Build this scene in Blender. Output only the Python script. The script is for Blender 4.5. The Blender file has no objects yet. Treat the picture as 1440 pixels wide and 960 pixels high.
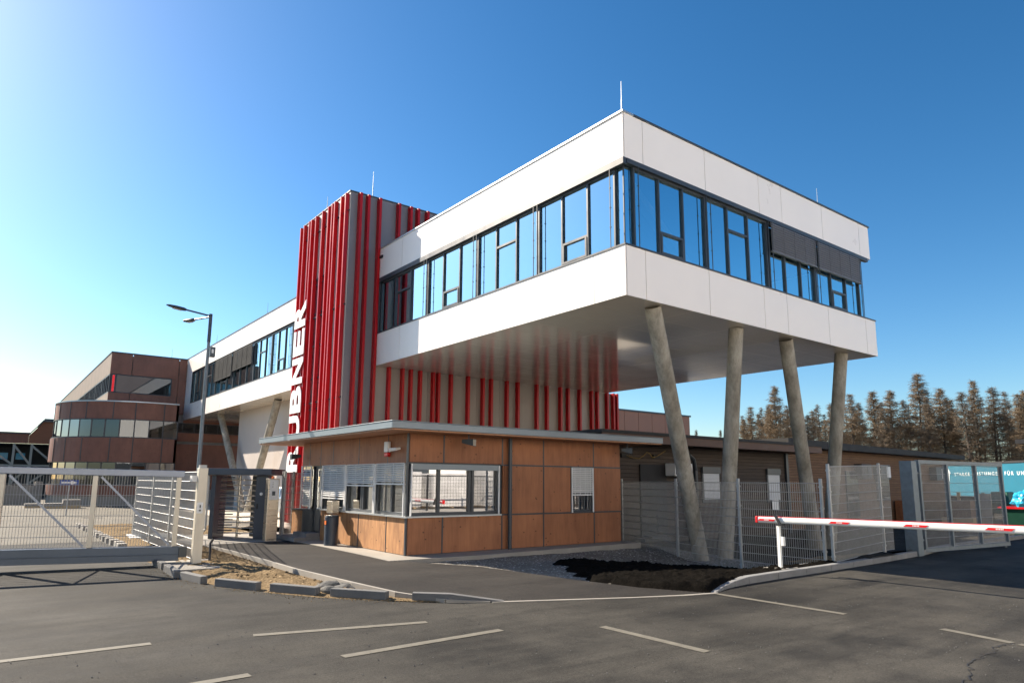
import bpy, bmesh, math, random
from mathutils import Vector, Matrix, noise
R = math.radians
random.seed(7)
SC = bpy.context.scene
COL = SC.collection

# ------------------------------------------------------------------ helpers
ORG = {}                       # world origin of each empty / root, meshes are written relative to it


class MB:
    """collects geometry in world coordinates; build() links it as ONE mesh object"""
    def __init__(s): s.v = []; s.f = []; s.m = []

    def add(s, vs, fs, m=0):
        b = len(s.v); s.v += [tuple(p) for p in vs]
        s.f += [tuple(b + i for i in f) for f in fs]; s.m += [m] * len(fs)

    def box(s, x0, x1, y0, y1, z0, z1, m=0):
        if x0 > x1: x0, x1 = x1, x0
        if y0 > y1: y0, y1 = y1, y0
        if z0 > z1: z0, z1 = z1, z0
        s.add([(x0, y0, z0), (x1, y0, z0), (x1, y1, z0), (x0, y1, z0), (x0, y0, z1), (x1, y0, z1), (x1, y1, z1), (x0, y1, z1)],
              [(0, 3, 2, 1), (4, 5, 6, 7), (0, 1, 5, 4), (1, 2, 6, 5), (2, 3, 7, 6), (3, 0, 4, 7)], m)

    def bar(s, p, q, w, h, m=0, up=(0, 0, 1)):
        p = Vector(p); q = Vector(q); d = (q - p).normalized(); u = Vector(up)
        if abs(d.dot(u)) > .98: u = Vector((1, 0, 0)) if abs(d.x) < .9 else Vector((0, 1, 0))
        a = d.cross(u).normalized() * w / 2; b = a.cross(d).normalized() * h / 2
        s.add([p - a - b, p + a - b, p + a + b, p - a + b, q - a - b, q + a - b, q + a + b, q - a + b],
              [(0, 1, 2, 3), (7, 6, 5, 4), (0, 4, 5, 1), (1, 5, 6, 2), (2, 6, 7, 3), (3, 7, 4, 0)], m)

    def cyl(s, p, q, r0, r1=None, n=12, m=0, caps=True):
        if r1 is None: r1 = r0
        p = Vector(p); q = Vector(q); d = (q - p).normalized()
        u = Vector((0, 0, 1)) if abs(d.z) < .9 else Vector((1, 0, 0))
        a = d.cross(u).normalized(); b = d.cross(a).normalized()
        vs = []
        for c, r in ((p, r0), (q, r1)):
            for i in range(n):
                t = 2 * math.pi * i / n; vs.append(c + a * math.cos(t) * r + b * math.sin(t) * r)
        fs = [(i, (i + 1) % n, n + (i + 1) % n, n + i) for i in range(n)]
        if caps: fs += [tuple(range(n))[::-1], tuple(range(n, 2 * n))]
        s.add(vs, fs, m)

    def tube(s, pts, r, n=8, m=0):
        for a, b in zip(pts, pts[1:]): s.cyl(a, b, r, r, n, m)

    def prism(s, poly, z0, z1, m=0):
        n = len(poly)
        s.add([(x, y, z0) for x, y in poly] + [(x, y, z1) for x, y in poly],
              [tuple(range(n))[::-1], tuple(range(n, 2 * n))] + [(i, (i + 1) % n, n + (i + 1) % n, n + i) for i in range(n)], m)

    def quad(s, a, b, c, d, m=0): s.add([a, b, c, d], [(0, 1, 2, 3)], m)

    def build(s, name, mats, parent=None, smooth=False, bevel=0, origin=None):
        o = Vector((0, 0, 0))
        if parent is not None: o = ORG[parent.name]
        elif origin is not None: o = Vector(origin)
        me = bpy.data.meshes.new(name)
        me.from_pydata([(x - o.x, y - o.y, z - o.z) for x, y, z in s.v], [], s.f)
        if not isinstance(mats, (list, tuple)): mats = [mats]
        for mt in mats: me.materials.append(mt)
        if len(mats) > 1: me.polygons.foreach_set('material_index', s.m)
        if smooth: me.polygons.foreach_set('use_smooth', [True] * len(me.polygons))
        me.update()
        ob = bpy.data.objects.new(name, me); COL.objects.link(ob)
        if parent is not None:
            ob.parent = parent; ORG[ob.name] = o
        else:
            ob.location = o; ORG[ob.name] = o
        if smooth:
            for e in me.edges: pass
            md = ob.modifiers.new('split', 'EDGE_SPLIT'); md.split_angle = R(40)
        if bevel:
            md = ob.modifiers.new('bevel', 'BEVEL'); md.width = bevel; md.segments = 2; md.limit_method = 'ANGLE'; md.angle_limit = R(40)
        return ob


def tag(o, label=None, cat=None, group=None, kind=None):
    if label: o['label'] = label
    if cat: o['category'] = cat
    if group: o['group'] = group
    if kind: o['kind'] = kind
    return o


def thing(name, label, cat, loc, group=None):
    o = bpy.data.objects.new(name, None); COL.objects.link(o); o.empty_display_size = .3
    o.location = loc; ORG[o.name] = Vector(loc)
    return tag(o, label, cat, group)


class FB:
    """box writer on a facade: s along the wall, d outward, z up"""
    def __init__(f, mb, O, u, n): f.mb = mb; f.O = Vector(O); f.u = Vector(u); f.n = Vector(n)

    def p(f, s, d, z): return f.O + f.u * s + f.n * d + Vector((0, 0, z))

    def box(f, s0, s1, d0, d1, z0, z1, m=0):
        a = f.p(s0, d0, z0); b = f.p(s1, d1, z1)
        f.mb.box(a.x, b.x, a.y, b.y, a.z, b.z, m)

    def pane(f, s0, s1, d, z0, z1, m=0):
        q = [f.p(s0, d, z0), f.p(s1, d, z0), f.p(s1, d, z1), f.p(s0, d, z1)]
        nn = (q[1] - q[0]).cross(q[2] - q[0])
        if nn.dot(f.n) < 0: q.reverse()
        f.mb.quad(*q, m)


# ------------------------------------------------------------------ materials
def newmat(name):
    m = bpy.data.materials.new(name); m.use_nodes = True
    nt = m.node_tree; nt.nodes.clear()
    return m, nt, nt.nodes, nt.links


def nd(N, t, **k):
    n = N.new(t)
    for a, b in k.items():
        if a in n.inputs.keys(): n.inputs[a].default_value = b
        else: setattr(n, a, b)
    return n


def coords(N, L, scale=(1, 1, 1)):
    tc = N.new('ShaderNodeTexCoord'); mp = N.new('ShaderNodeMapping'); mp.inputs['Scale'].default_value = scale
    L.new(tc.outputs['Object'], mp.inputs['Vector']); return mp.outputs['Vector']


def noi(N, L, vec, scale, detail=4, rough=.6):
    n = N.new('ShaderNodeTexNoise'); n.inputs['Scale'].default_value = scale; n.inputs['Detail'].default_value = detail
    n.inputs['Roughness'].default_value = rough
    L.new(vec, n.inputs['Vector']); return n.outputs['Fac']


def ramp(N, L, fac, stops):
    r = N.new('ShaderNodeValToRGB'); e = r.color_ramp.elements
    while len(e) < len(stops): e.new(.5)
    for i, (p, c) in enumerate(stops):
        e[i].position = p; e[i].color = (c[0], c[1], c[2], 1) if hasattr(c, '__len__') else (c, c, c, 1)
    L.new(fac, r.inputs['Fac']); return r.outputs['Color']


def mixc(N, L, fac, a, b, mode='MIX'):
    n = N.new('ShaderNodeMix'); n.data_type = 'RGBA'; n.blend_type = mode
    for i, x in ((0, fac), (6, a), (7, b)):
        if hasattr(x, 'links') or isinstance(x, bpy.types.NodeSocket): L.new(x, n.inputs[i])
        elif i == 0: n.inputs[0].default_value = x
        else: n.inputs[i].default_value = (x[0], x[1], x[2], 1)
    return n.outputs[2]


def finish(m, N, L, col, rough=.6, metal=0., bump=None, bstr=.3, bdist=.01, spec=.5, coat=0., coatr=.05):
    b = N.new('ShaderNodeBsdfPrincipled'); o = N.new('ShaderNodeOutputMaterial')
    if isinstance(col, bpy.types.NodeSocket): L.new(col, b.inputs['Base Color'])
    else: b.inputs['Base Color'].default_value = (*col, 1)
    if isinstance(rough, bpy.types.NodeSocket): L.new(rough, b.inputs['Roughness'])
    else: b.inputs['Roughness'].default_value = rough
    b.inputs['Metallic'].default_value = metal; b.inputs['Specular IOR Level'].default_value = spec
    b.inputs['Coat Weight'].default_value = coat; b.inputs['Coat Roughness'].default_value = coatr
    if bump is not None:
        bn = N.new('ShaderNodeBump'); bn.inputs['Strength'].default_value = bstr; bn.inputs['Distance'].default_value = bdist
        L.new(bump, bn.inputs['Height']); L.new(bn.outputs['Normal'], b.inputs['Normal'])
    L.new(b.outputs['BSDF'], o.inputs['Surface'])
    return m


def M(name, col, rough=.6, metal=0., var=.12, scale=2.5, bstr=0., bscale=60, spec=.5, coat=0., stretch=(1, 1, 1), coatr=.05):
    m, nt, N, L = newmat(name); v = coords(N, L, stretch)
    n1 = noi(N, L, v, scale, 5); n2 = noi(N, L, v, scale * 9, 3)
    a = tuple(max(0, c * (1 - var)) for c in col); b = tuple(min(1, c * (1 + var)) for c in col)
    c1 = mixc(N, L, ramp(N, L, n1, [(.3, 0), (.7, 1)]), a, b)
    c2 = mixc(N, L, var, c1, ramp(N, L, n2, [(.3, tuple(c * .8 for c in col)), (.7, tuple(min(1, c * 1.2) for c in col))]))
    rr = ramp(N, L, n1, [(.3, max(0, rough - .06)), (.7, min(1, rough + .06))])
    return finish(m, N, L, c2, rr, metal, noi(N, L, v, bscale, 4) if bstr else None, bstr, .01, spec, coat, coatr)


def wood_panel(name, dark, light, axis='y', streak=.5, gx=6., blotch=.5):
    """vertical-grain weathered wood; fine grain runs along z, some knots"""
    m, nt, N, L = newmat(name)
    v = coords(N, L, (gx, gx, .45)); v2 = coords(N, L, (gx * 4, gx * 4, .9)); v3 = coords(N, L, (1, 1, .8))
    g = noi(N, L, v, 2.2, 6, .65); g2 = noi(N, L, v2, 2.5, 4); big = noi(N, L, v3, .9, 3)
    c = mixc(N, L, ramp(N, L, g, [(.32, 0), (.68, 1)]), dark, light)
    c = mixc(N, L, mixc(N, L, 1., ramp(N, L, g2, [(.45, 0), (.75, 1)]), (streak,) * 3, 'MULTIPLY'), c, tuple(min(1, x * 1.6) for x in light))
    c = mixc(N, L, blotch, c, ramp(N, L, big, [(.3, tuple(x * .7 for x in dark)), (.7, light)]))
    vo = N.new('ShaderNodeTexVoronoi'); vo.inputs['Scale'].default_value = 4.6
    L.new(coords(N, L, (1, 1, 1.5)), vo.inputs['Vector'])
    kn = ramp(N, L, vo.outputs['Distance'], [(.06, 1), (.15, 0)])
    c = mixc(N, L, kn, c, tuple(x * .35 for x in dark))
    return finish(m, N, L, c, .62, bump=g2, bstr=.25, bdist=.004)


def plank(name, dark, light, pitch=.14):
    """horizontal boards, dark joints"""
    m, nt, N, L = newmat(name)
    tc = N.new('ShaderNodeTexCoord'); sp = N.new('ShaderNodeSeparateXYZ'); L.new(tc.outputs['Object'], sp.inputs[0])
    dv = nd(N, 'ShaderNodeMath', operation='DIVIDE'); L.new(sp.outputs['Z'], dv.inputs[0]); dv.inputs[1].default_value = pitch
    fr = nd(N, 'ShaderNodeMath', operation='FRACT'); L.new(dv.outputs[0], fr.inputs[0])
    fl = nd(N, 'ShaderNodeMath', operation='FLOOR'); L.new(dv.outputs[0], fl.inputs[0])
    wn = N.new('ShaderNodeTexWhiteNoise'); wn.noise_dimensions = '1D'; L.new(fl.outputs[0], wn.inputs['W'])
    g = noi(N, L, coords(N, L, (1, 1, 16)), 1.4, 6, .7)
    c = mixc(N, L, ramp(N, L, g, [(.3, 0), (.7, 1)]), dark, light)
    c = mixc(N, L, mixc(N, L, 1., wn.outputs['Value'], (.5,) * 3, 'MULTIPLY'), c, dark)
    j = ramp(N, L, fr.outputs[0], [(0, 0), (.06, 0), (.12, 1), (1, 1)])
    c = mixc(N, L, j, tuple(x * .25 for x in dark), c)
    return finish(m, N, L, c, .75, bump=j, bstr=.8, bdist=.012)


def asphalt(name, base, dust, wear=1.):
    m, nt, N, L = newmat(name); v = coords(N, L)
    mp = N.new('ShaderNodeMapping'); mp.inputs['Rotation'].default_value = (0, 0, R(12)); mp.inputs['Scale'].default_value = (.16, 1.25, 1); L.new(v, mp.inputs['Vector'])
    mp2 = N.new('ShaderNodeMapping'); mp2.inputs['Rotation'].default_value = (0, 0, R(-38)); mp2.inputs['Scale'].default_value = (.22, 1.7, 1); L.new(v, mp2.inputs['Vector'])
    n0 = noi(N, L, v, .11, 3, .5); n1 = noi(N, L, v, .55, 6, .65); n2 = noi(N, L, mp.outputs[0], 1.1, 6, .68); n2b = noi(N, L, mp2.outputs[0], .9, 6, .68)
    n3 = noi(N, L, v, 5., 5, .7); fine = noi(N, L, v, 130, 3, .75)
    c = mixc(N, L, ramp(N, L, n1, [(.34, 0), (.66, .8 * wear)]), base, dust)
    c = mixc(N, L, ramp(N, L, n2, [(.44, 0), (.74, .55 * wear)]), c, tuple(x * 1.2 for x in dust))
    c = mixc(N, L, ramp(N, L, n2b, [(.50, 0), (.72, .55 * wear)]), c, tuple(x * .7 for x in base))
    c = mixc(N, L, ramp(N, L, n0, [(.40, .0), (.62, .55)]), c, tuple(x * .8 for x in base))
    c = mixc(N, L, ramp(N, L, n3, [(.52, 0), (.78, .5)]), c, tuple(x * .6 for x in base))
    c = mixc(N, L, 1., c, ramp(N, L, fine, [(.32, .40), (.5, .95), (.70, 1.15)]), 'MULTIPLY')
    mid = noi(N, L, v, 38, 4, .8)
    c = mixc(N, L, 1., c, ramp(N, L, mid, [(.34, .62), (.5, 1.0), (.68, 1.3)]), 'MULTIPLY')
    vo = N.new('ShaderNodeTexVoronoi'); vo.inputs['Scale'].default_value = .9; L.new(v, vo.inputs['Vector'])
    st = ramp(N, L, vo.outputs['Distance'], [(.012, 1), (.022, 0)])
    c = mixc(N, L, st, c, tuple(x * .35 for x in base))
    return finish(m, N, L, c, ramp(N, L, n2, [(.3, .72), (.7, .92)]), bump=fine, bstr=.6, bdist=.006, spec=.12)


def soil(name, a, b, c_, scale=1.):
    m, nt, N, L = newmat(name); v = coords(N, L)
    n1 = noi(N, L, v, 1.3 * scale, 6, .7); n2 = noi(N, L, v, 26 * scale, 5, .75)
    vo = N.new('ShaderNodeTexVoronoi'); vo.inputs['Scale'].default_value = 42 * scale; L.new(v, vo.inputs['Vector'])
    c = mixc(N, L, ramp(N, L, n1, [(.35, 0), (.65, 1)]), a, b)
    c = mixc(N, L, ramp(N, L, n2, [(.4, 0), (.7, .8)]), c, c_)
    pb = ramp(N, L, vo.outputs['Color'], [(.82, 0), (.9, .7)])
    c = mixc(N, L, pb, c, tuple(min(1, x * 1.7) for x in b))
    return finish(m, N, L, c, .95, bump=n2, bstr=1., bdist=.03, spec=.04)


def gravelm(name, a, b):
    m, nt, N, L = newmat(name); v = coords(N, L)
    vo = N.new('ShaderNodeTexVoronoi'); vo.inputs['Scale'].default_value = 30; L.new(v, vo.inputs['Vector'])
    n1 = noi(N, L, v, .7, 4); n2 = noi(N, L, v, 14, 4, .7)
    sp = N.new('ShaderNodeSeparateColor'); L.new(vo.outputs['Color'], sp.inputs[0])
    c = mixc(N, L, ramp(N, L, sp.outputs[0], [(.1, 0), (.9, 1)]), a, b)
    c = mixc(N, L, ramp(N, L, n1, [(.35, 0), (.7, .6)]), c, tuple(x * .6 for x in a))
    c = mixc(N, L, ramp(N, L, n2, [(.55, 0), (.7, .6)]), c, tuple(x * .5 for x in a))
    c = mixc(N, L, ramp(N, L, sp.outputs[1], [(.93, 0), (.96, .8)]), c, (.7, .7, .68))
    return finish(m, N, L, c, .9, bump=vo.outputs['Distance'], bstr=.9, bdist=.02, spec=.3)


def glass(name, tint=(.8, .9, .97), refl=.6, trans=(.5, .55, .58)):
    m, nt, N, L = newmat(name)
    g = nd(N, 'ShaderNodeBsdfGlossy'); g.inputs['Color'].default_value = (*tint, 1); g.inputs['Roughness'].default_value = .015
    t = nd(N, 'ShaderNodeBsdfTransparent'); t.inputs['Color'].default_value = (*trans, 1)
    lw = N.new('ShaderNodeLayerWeight'); lw.inputs['Blend'].default_value = .35
    mr = N.new('ShaderNodeMapRange'); mr.inputs['To Min'].default_value = refl; mr.inputs['To Max'].default_value = 1.
    L.new(lw.outputs['Fresnel'], mr.inputs['Value'])
    bn = N.new('ShaderNodeBump'); bn.inputs['Strength'].default_value = .02; bn.inputs['Distance'].default_value = .05
    L.new(noi(N, L, coords(N, L), .6, 2), bn.inputs['Height']); L.new(bn.outputs['Normal'], g.inputs['Normal'])
    mx = N.new('ShaderNodeMixShader'); o = N.new('ShaderNodeOutputMaterial')
    L.new(mr.outputs['Result'], mx.inputs['Fac']); L.new(t.outputs[0], mx.inputs[1]); L.new(g.outputs[0], mx.inputs[2])
    L.new(mx.outputs[0], o.inputs['Surface'])
    return m


WHITE = M('white_panel', (.88, .82, .765), .32, var=.02, scale=.6, spec=.5)
SOFF = M('soffit_panel', (.90, .81, .67), .14, var=.04, scale=.4, spec=.8, coat=.5)
GREYP = M('grey_cladding', (.20, .18, .19), .4, var=.05, scale=.5)
BASEW = M('base_cladding', (.29, .25, .22), .45, var=.05, scale=.5)
BEIGEP = M('beige_cladding', (.52, .46, .42), .45, var=.05, scale=.5)
DARKB = M('dark_backing', (.03, .03, .035), .7)
FRAME = M('anthracite_frame', (.035, .042, .052), .4, var=.1)
CAP = M('anthracite_cap', (.06, .07, .08), .4, metal=.3, var=.1)
SILVER = M('silver_trim', (.45, .48, .5), .35, metal=.7, var=.08)
RED = M('red_fin_paint', (.43, .004, .008), .35, var=.1, scale=.7, spec=.3)
LETT = M('white_letter', (.85, .85, .85), .4, var=.01)
GL = glass('blue_solar_glass', (.66, .93, 1.0), .72)
GLC = glass('clear_glass', (.9, .93, .93), .34, (.8, .84, .82))
GLM = glass('strong_mirror_glass', (.72, .72, .74), .62, (.5, .5, .5))
GLG = glass('grey_glass', (.30, .32, .35), .3, (.3, .32, .34))
INT = M('interior_grey', (.25, .25, .25), .8)
INTL = M('interior_pale', (.55, .58, .50), .8)
BLINDW = M('sunlit_wing_blind_slat', (.022, .025, .029), .8, var=.06, spec=.05)  # same slats as BLIND, darkened to offset direct sun on the wing
BLIND = M('shaded_grey_blind_slat', (.12, .12, .125), .45, var=.06)  # lighter copy of the slats for the shaded front
BLINDL = M('silver_blind_slat', (.72, .72, .71), .4, metal=.0, var=.05)
WOODG = wood_panel('brown_wood_panel', (.20, .07, .027), (.38, .15, .062), streak=.3, gx=3.5)
WOODL = wood_panel('sunlit_wood_panel', (.17, .065, .024), (.50, .25, .10), streak=1., gx=3.2)  # streaked copy of WOODG, toned apart for the sunlit lower side
WOODS = wood_panel('soffit_wood_panel', (.38, .17, .085), (.5, .25, .13), streak=.1)
WOODB = wood_panel('dark_red_wood_panel', (.17, .07, .047), (.25, .105, .07), streak=.1, gx=1.5)
WOODBL = wood_panel('brown_plank_parapet', (.12, .075, .045), (.19, .125, .08), streak=.3, gx=2)  # yellower brown than WOODB, for the side wall
TERRA = M('terracotta_panel', (.26, .12, .075), .5, var=.08, scale=.3)
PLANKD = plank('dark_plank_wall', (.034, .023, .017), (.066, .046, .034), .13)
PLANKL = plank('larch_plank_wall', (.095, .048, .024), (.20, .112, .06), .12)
BLACK = M('black_roof_felt', (.012, .012, .014), .7)
FASC = M('zinc_fascia', (.17, .20, .225), .42, metal=.5, var=.08, scale=1.2)
FASCB = M('brown_fascia', (.09, .045, .03), .6)
CONC = None
ROAD = asphalt('road_asphalt', (.022, .0215, .0208), (.090, .084, .073), 1.1)
PATHM = asphalt('path_asphalt', (.028, .026, .0255), (.060, .055, .050), .8)
YARD = asphalt('yard_concrete', (.13, .12, .10), (.235, .215, .18), .9)
MARK = M('worn_road_paint', (.125, .115, .092), .8, var=.35, scale=9, bstr=.3)
SLAB = M('pale_concrete_slab', (.27, .25, .22), .8, var=.15, scale=1.5, bstr=.3)
KERB = M('kerb_concrete', (.20, .20, .20), .85, var=.2, scale=3, bstr=.5, bscale=90)
KERBD = M('dark_kerb_concrete', (.115, .115, .115), .85, var=.2, scale=3, bstr=.5, bscale=90)
SOIL = soil('sandy_soil', (.20, .145, .082), (.30, .22, .13), (.08, .052, .028))
MULCH = soil('black_mulch', (.0045, .0038, .003), (.009, .0075, .006), (.002, .0018, .0015))
GRAV = gravelm('grey_gravel', (.13, .115, .095), (.27, .25, .215))
DGR = soil('dark_brown_ground', (.045, .04, .034), (.075, .068, .058), (.025, .022, .018))  # darker than the gravel, for the ground behind the fence
FIELD = soil('far_ground', (.10, .09, .06), (.15, .12, .08), (.07, .06, .04), .2)
GALV = M('galvanised_steel', (.40, .40, .39), .5, metal=.35, var=.14, scale=6)
GALVP = M('galvanised_heavy', (.17, .20, .22), .55, metal=.4, var=.22, scale=7)
ALU = M('aluminium_warm', (.58, .53, .44), .42, metal=.3, var=.08, scale=3, stretch=(1, 1, .3))  # warm tint puts the sunlit road's reflection into the metal colour
STEEL = M('brushed_stainless', (.58, .52, .44), .3, metal=.9, var=.06, scale=2, stretch=(1, 1, 12))
NAVY = M('anthracite_blue_paint', (.035, .05, .075), .4, var=.06)
BLK = M('black_plastic', (.015, .015, .017), .45)
WPAINT = M('white_gloss_paint', (.78, .78, .76), .3, var=.02, coat=.3)
WPLAST = M('white_plastic', (.7, .7, .7), .45, var=.03)
REDP = M('red_reflective', (.6, .01, .015), .35, var=.05)
ORANGE = M('orange_lamp', (.7, .16, .03), .3)
LAMPG = M('lamp_lens', (.55, .5, .4), .25)
ROCK = M('grey_rock', (.085, .083, .078), .85, var=.25, scale=6, bstr=.6, bscale=20)
ICE = M('pale_sheet', (.62, .62, .6), .5, var=.1)
TURQ = M('turquoise_tarpaulin', (.003, .12, .185), .42, var=.08, scale=.8)
TXT = M('pale_print', (.62, .68, .68), .5, var=.02)
GREEN = M('dark_green_paint', (.012, .07, .045), .45)
BLUEW = M('blue_plastic_wrap', (.03, .38, .60), .3, var=.2, scale=4)
RUST = M('rusty_gravel_box', (.17, .10, .07), .9, var=.5, scale=18, bstr=.6)
WRAP = M('white_wrap_foil', (.50, .49, .48), .35, var=.35, scale=1.5, bstr=.4, bscale=7)
TIMB = M('raw_timber', (.5, .36, .2), .7, var=.15)
SIGNB = M('blue_sign', (.01, .06, .30), .4)
CARP = M('silver_car_paint', (.45, .47, .5), .25, metal=.6, coat=.5)
TYRE = M('tyre_rubber', (.012, .012, .012), .8)
STEELT = M('truss_paint', (.34, .35, .31), .6, var=.15)
HALLIN = M('hall_dark', (.055, .068, .08), .8)
ORW = M('orange_board', (.23, .09, .045), .6, var=.2, scale=.5, stretch=(.3, 3, 1))
YEL = M('yellow_cable', (.22, .14, .03), .5)


def concrete_col():
    m, nt, N, L = newmat('column_concrete')
    v = coords(N, L); vs = coords(N, L, (1, 1, .35))
    a = noi(N, L, vs, 2.6, 7, .72); b = noi(N, L, v, 30, 4, .7); c_ = noi(N, L, vs, 7, 4, .7)
    c = mixc(N, L, ramp(N, L, a, [(.36, 0), (.62, 1)]), (.20, .18, .145), (.40, .37, .31))
    c = mixc(N, L, ramp(N, L, c_, [(.52, 0), (.72, .6)]), c, (.15, .135, .11))
    c = mixc(N, L, ramp(N, L, b, [(.6, 0), (.75, .5)]), c, (.10, .09, .075))
    return finish(m, N, L, c, .85, bump=b, bstr=.35, bdist=.01, spec=.3)


CONC = concrete_col()

# ------------------------------------------------------------------ ground, road, path
def inpoly(x, y, P):
    c = False; j = len(P) - 1
    for i in range(len(P)):
        xi, yi = P[i]; xj, yj = P[j]
        if (yi > y) != (yj > y) and x < (xj - xi) * (y - yi) / (yj - yi) + xi: c = not c
        j = i
    return c


def sm(a, b, x):
    t = max(0, min(1, (x - a) / (b - a))); return t * t * (3 - 2 * t)


def hterr(x, y):
    """lie of the land east of the gatehouse: falls to the columns, level with the kerb in the south"""
    h = -.02 - .27 * sm(9.5, 15.5, x) * sm(7.6, 8.8, y) * (1 - .8 * sm(11.6, 13.6, y) * (1 - sm(15, 17.5, x))) - .02 * sm(8, 14, y)
    h += .18 * sm(15.0, 16.2, x) * (1 - sm(8.2, 9.6, y))
    return h


def patch(name, poly, res, hf, mat, label=None):
    xs = [p[0] for p in poly]; ys = [p[1] for p in poly]
    x0, x1, y0, y1 = min(xs), max(xs), min(ys), max(ys)
    nx = int((x1 - x0) / res) + 1; ny = int((y1 - y0) / res) + 1
    idx = {}; mb = MB(); 
    def vid(i, j):
        if (i, j) not in idx:
            x = x0 + i * res; y = y0 + j * res; idx[(i, j)] = len(mb.v); mb.v.append((x, y, hf(x, y)))
        return idx[(i, j)]
    for i in range(nx):
        for j in range(ny):
            if inpoly(x0 + (i + .5) * res, y0 + (j + .5) * res, poly):
                mb.f.append((vid(i, j), vid(i + 1, j), vid(i + 1, j + 1), vid(i, j + 1))); mb.m.append(0)
    o = mb.build(name, mat, smooth=False)
    o.data.polygons.foreach_set('use_smooth', [True] * len(o.data.polygons))
    return tag(o, kind='structure')


def sheet(name, pts, z, mat):
    """flat polygon, triangulated"""
    bm = bmesh.new(); vs = [bm.verts.new((p[0], p[1], p[2] if len(p) > 2 else z)) for p in pts]
    f = bm.faces.new(vs); bm.normal_update()
    if f.normal.z < 0: f.normal_flip()
    bmesh.ops.triangulate(bm, faces=[f])
    me = bpy.data.meshes.new(name); bm.to_mesh(me); bm.free(); me.materials.append(mat)
    o = bpy.data.objects.new(name, me); COL.objects.link(o); ORG[o.name] = Vector((0, 0, 0))
    return tag(o, kind='structure')


g = MB(); g.quad((-1500, -1500, -.62), (1500, -1500, -.62), (1500, 1500, -.62), (-1500, 1500, -.62))
tag(g.build('ground', FIELD), kind='structure')
EDGE = [(27.8, 8.07), (21.05, 7.91), (19.1, 7.67), (16.8, 7.52), (15, 7.44), (13.4, 7.38), (12.2, 7.36), (10.9, 7.3), (10.2, 7.2), (9.57, 7.0)]
FRONTL = [(9.0, 7.15), (8.2, 7.45), (7.3, 7.85), (6.14, 8.42)]
STL = [(5.5, 9.0), (4.85, 9.45), (4.25, 10.2), (3.8, 11.0), (3.4, 11.9), (3.15, 12.8), (3.0, 13.6), (2.98, 15.0), (3.0, 16.4), (3.0, 20), (3.0, 23.0)]
road = [(-90, -70), (110, -70), (110, 9.5), (40, 8.6)] + EDGE + FRONTL + STL + [(-90, 26)]
sheet('road', road, 0., ROAD)
# pale yard beyond the gate
sheet('yard', [(-90, 22.5), (2.98, 22.5), (3.0, 29.7), (4.6, 30.2), (7.6, 26.5), (9.0, 27.6), (9.0, 160), (-90, 160)], .004, YARD)
sheet('rear_bounce_yard', [(9.0, 22.1), (28.0, 22.1), (28.0, 24.2), (90, 24.2), (90, 160), (9.0, 160)], .008, M('rear_bounce_concrete', (.46, .41, .34), .85, var=.15, scale=.4))  # brighter than the yard, added out of sight to bounce light onto the soffit
# path
LE = [(4.85, 19.6, .03), (4.88, 18.6, .06), (4.9, 17.04, .08), (4.89, 14.61, .1), (4.89, 12.8, .1), (4.95, 11.93, .1), (5.03, 10.64, .1), (5.2, 9.5, .08), (5.6, 8.75, .04), (6.14, 8.40, .006)]
RE = [(7.2, 19.6, .03), (7.2, 18.6, .05), (7.2, 17.07, .06), (7.12, 15.2, .06), (7.08, 13.6, .06), (8.2, 11.6, .05), (8.45, 10.25, .04), (8.6, 9.35, .03), (8.95, 8.1, .015), (9.57, 7.02, .006)]
mb = MB()
for i in range(len(LE) - 1):
    K = 6
    for k in range(K):
        q = []
        for (A_, B_, t) in ((LE[i], RE[i], k / K), (LE[i], RE[i], (k + 1) / K), (LE[i + 1], RE[i + 1], (k + 1) / K), (LE[i + 1], RE[i + 1], k / K)):
            q.append(tuple(a + (b - a) * t for a, b in zip(A_, B_)))
        mb.quad(*q[::-1])
for fs in mb.f: pass
po = mb.build('path', PATHM); tag(po, kind='structure')
bm = bmesh.new(); bm.from_mesh(po.data); bmesh.ops.remove_doubles(bm, verts=bm.verts, dist=.0005); bmesh.ops.recalc_face_normals(bm, faces=bm.faces)
for f in bm.faces:
    if f.normal.z < 0: f.normal_flip()
bm.to_mesh(po.data); bm.free()
# apron before the path meets the gate
sheet('turnstile_apron', [(4.3, 19.59), (8.0, 19.59), (8.0, 23.2), (4.9, 23.2), (4.3, 21.2)], .034, SLAB)
mb = MB()
for a, b in zip(LE, LE[1:]): mb.bar((a[0] - .03, a[1], a[2] - .12), (b[0] - .03, b[1], b[2] - .12), .06, .26)
for a, b in zip([(6.14, 8.38, .006)] + [(x, y, .006) for x, y in FRONTL[::-1][1:]], [(x, y, .006) for x, y in FRONTL[::-1][1:]] + [(9.62, 6.99, .006)]):
    mb.bar((a[0], a[1], -.045), (b[0], b[1], -.045), .07, .11)
eo = mb.build('path_edging', SLAB); tag(eo, kind='structure')
# slab round the gatehouse
mb = MB(); mb.prism([(7.06, 13.35), (9.2, 13.2), (15.1, 13.5), (15.1, 21.3), (7.15, 21.4), (7.12, 14.4)], -.5, .068); tag(mb.build('gatehouse_slab', SLAB), kind='structure')


def nz(x, y, s, a): return noise.noise(Vector((x * s, y * s, 3.1))) * a


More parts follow.
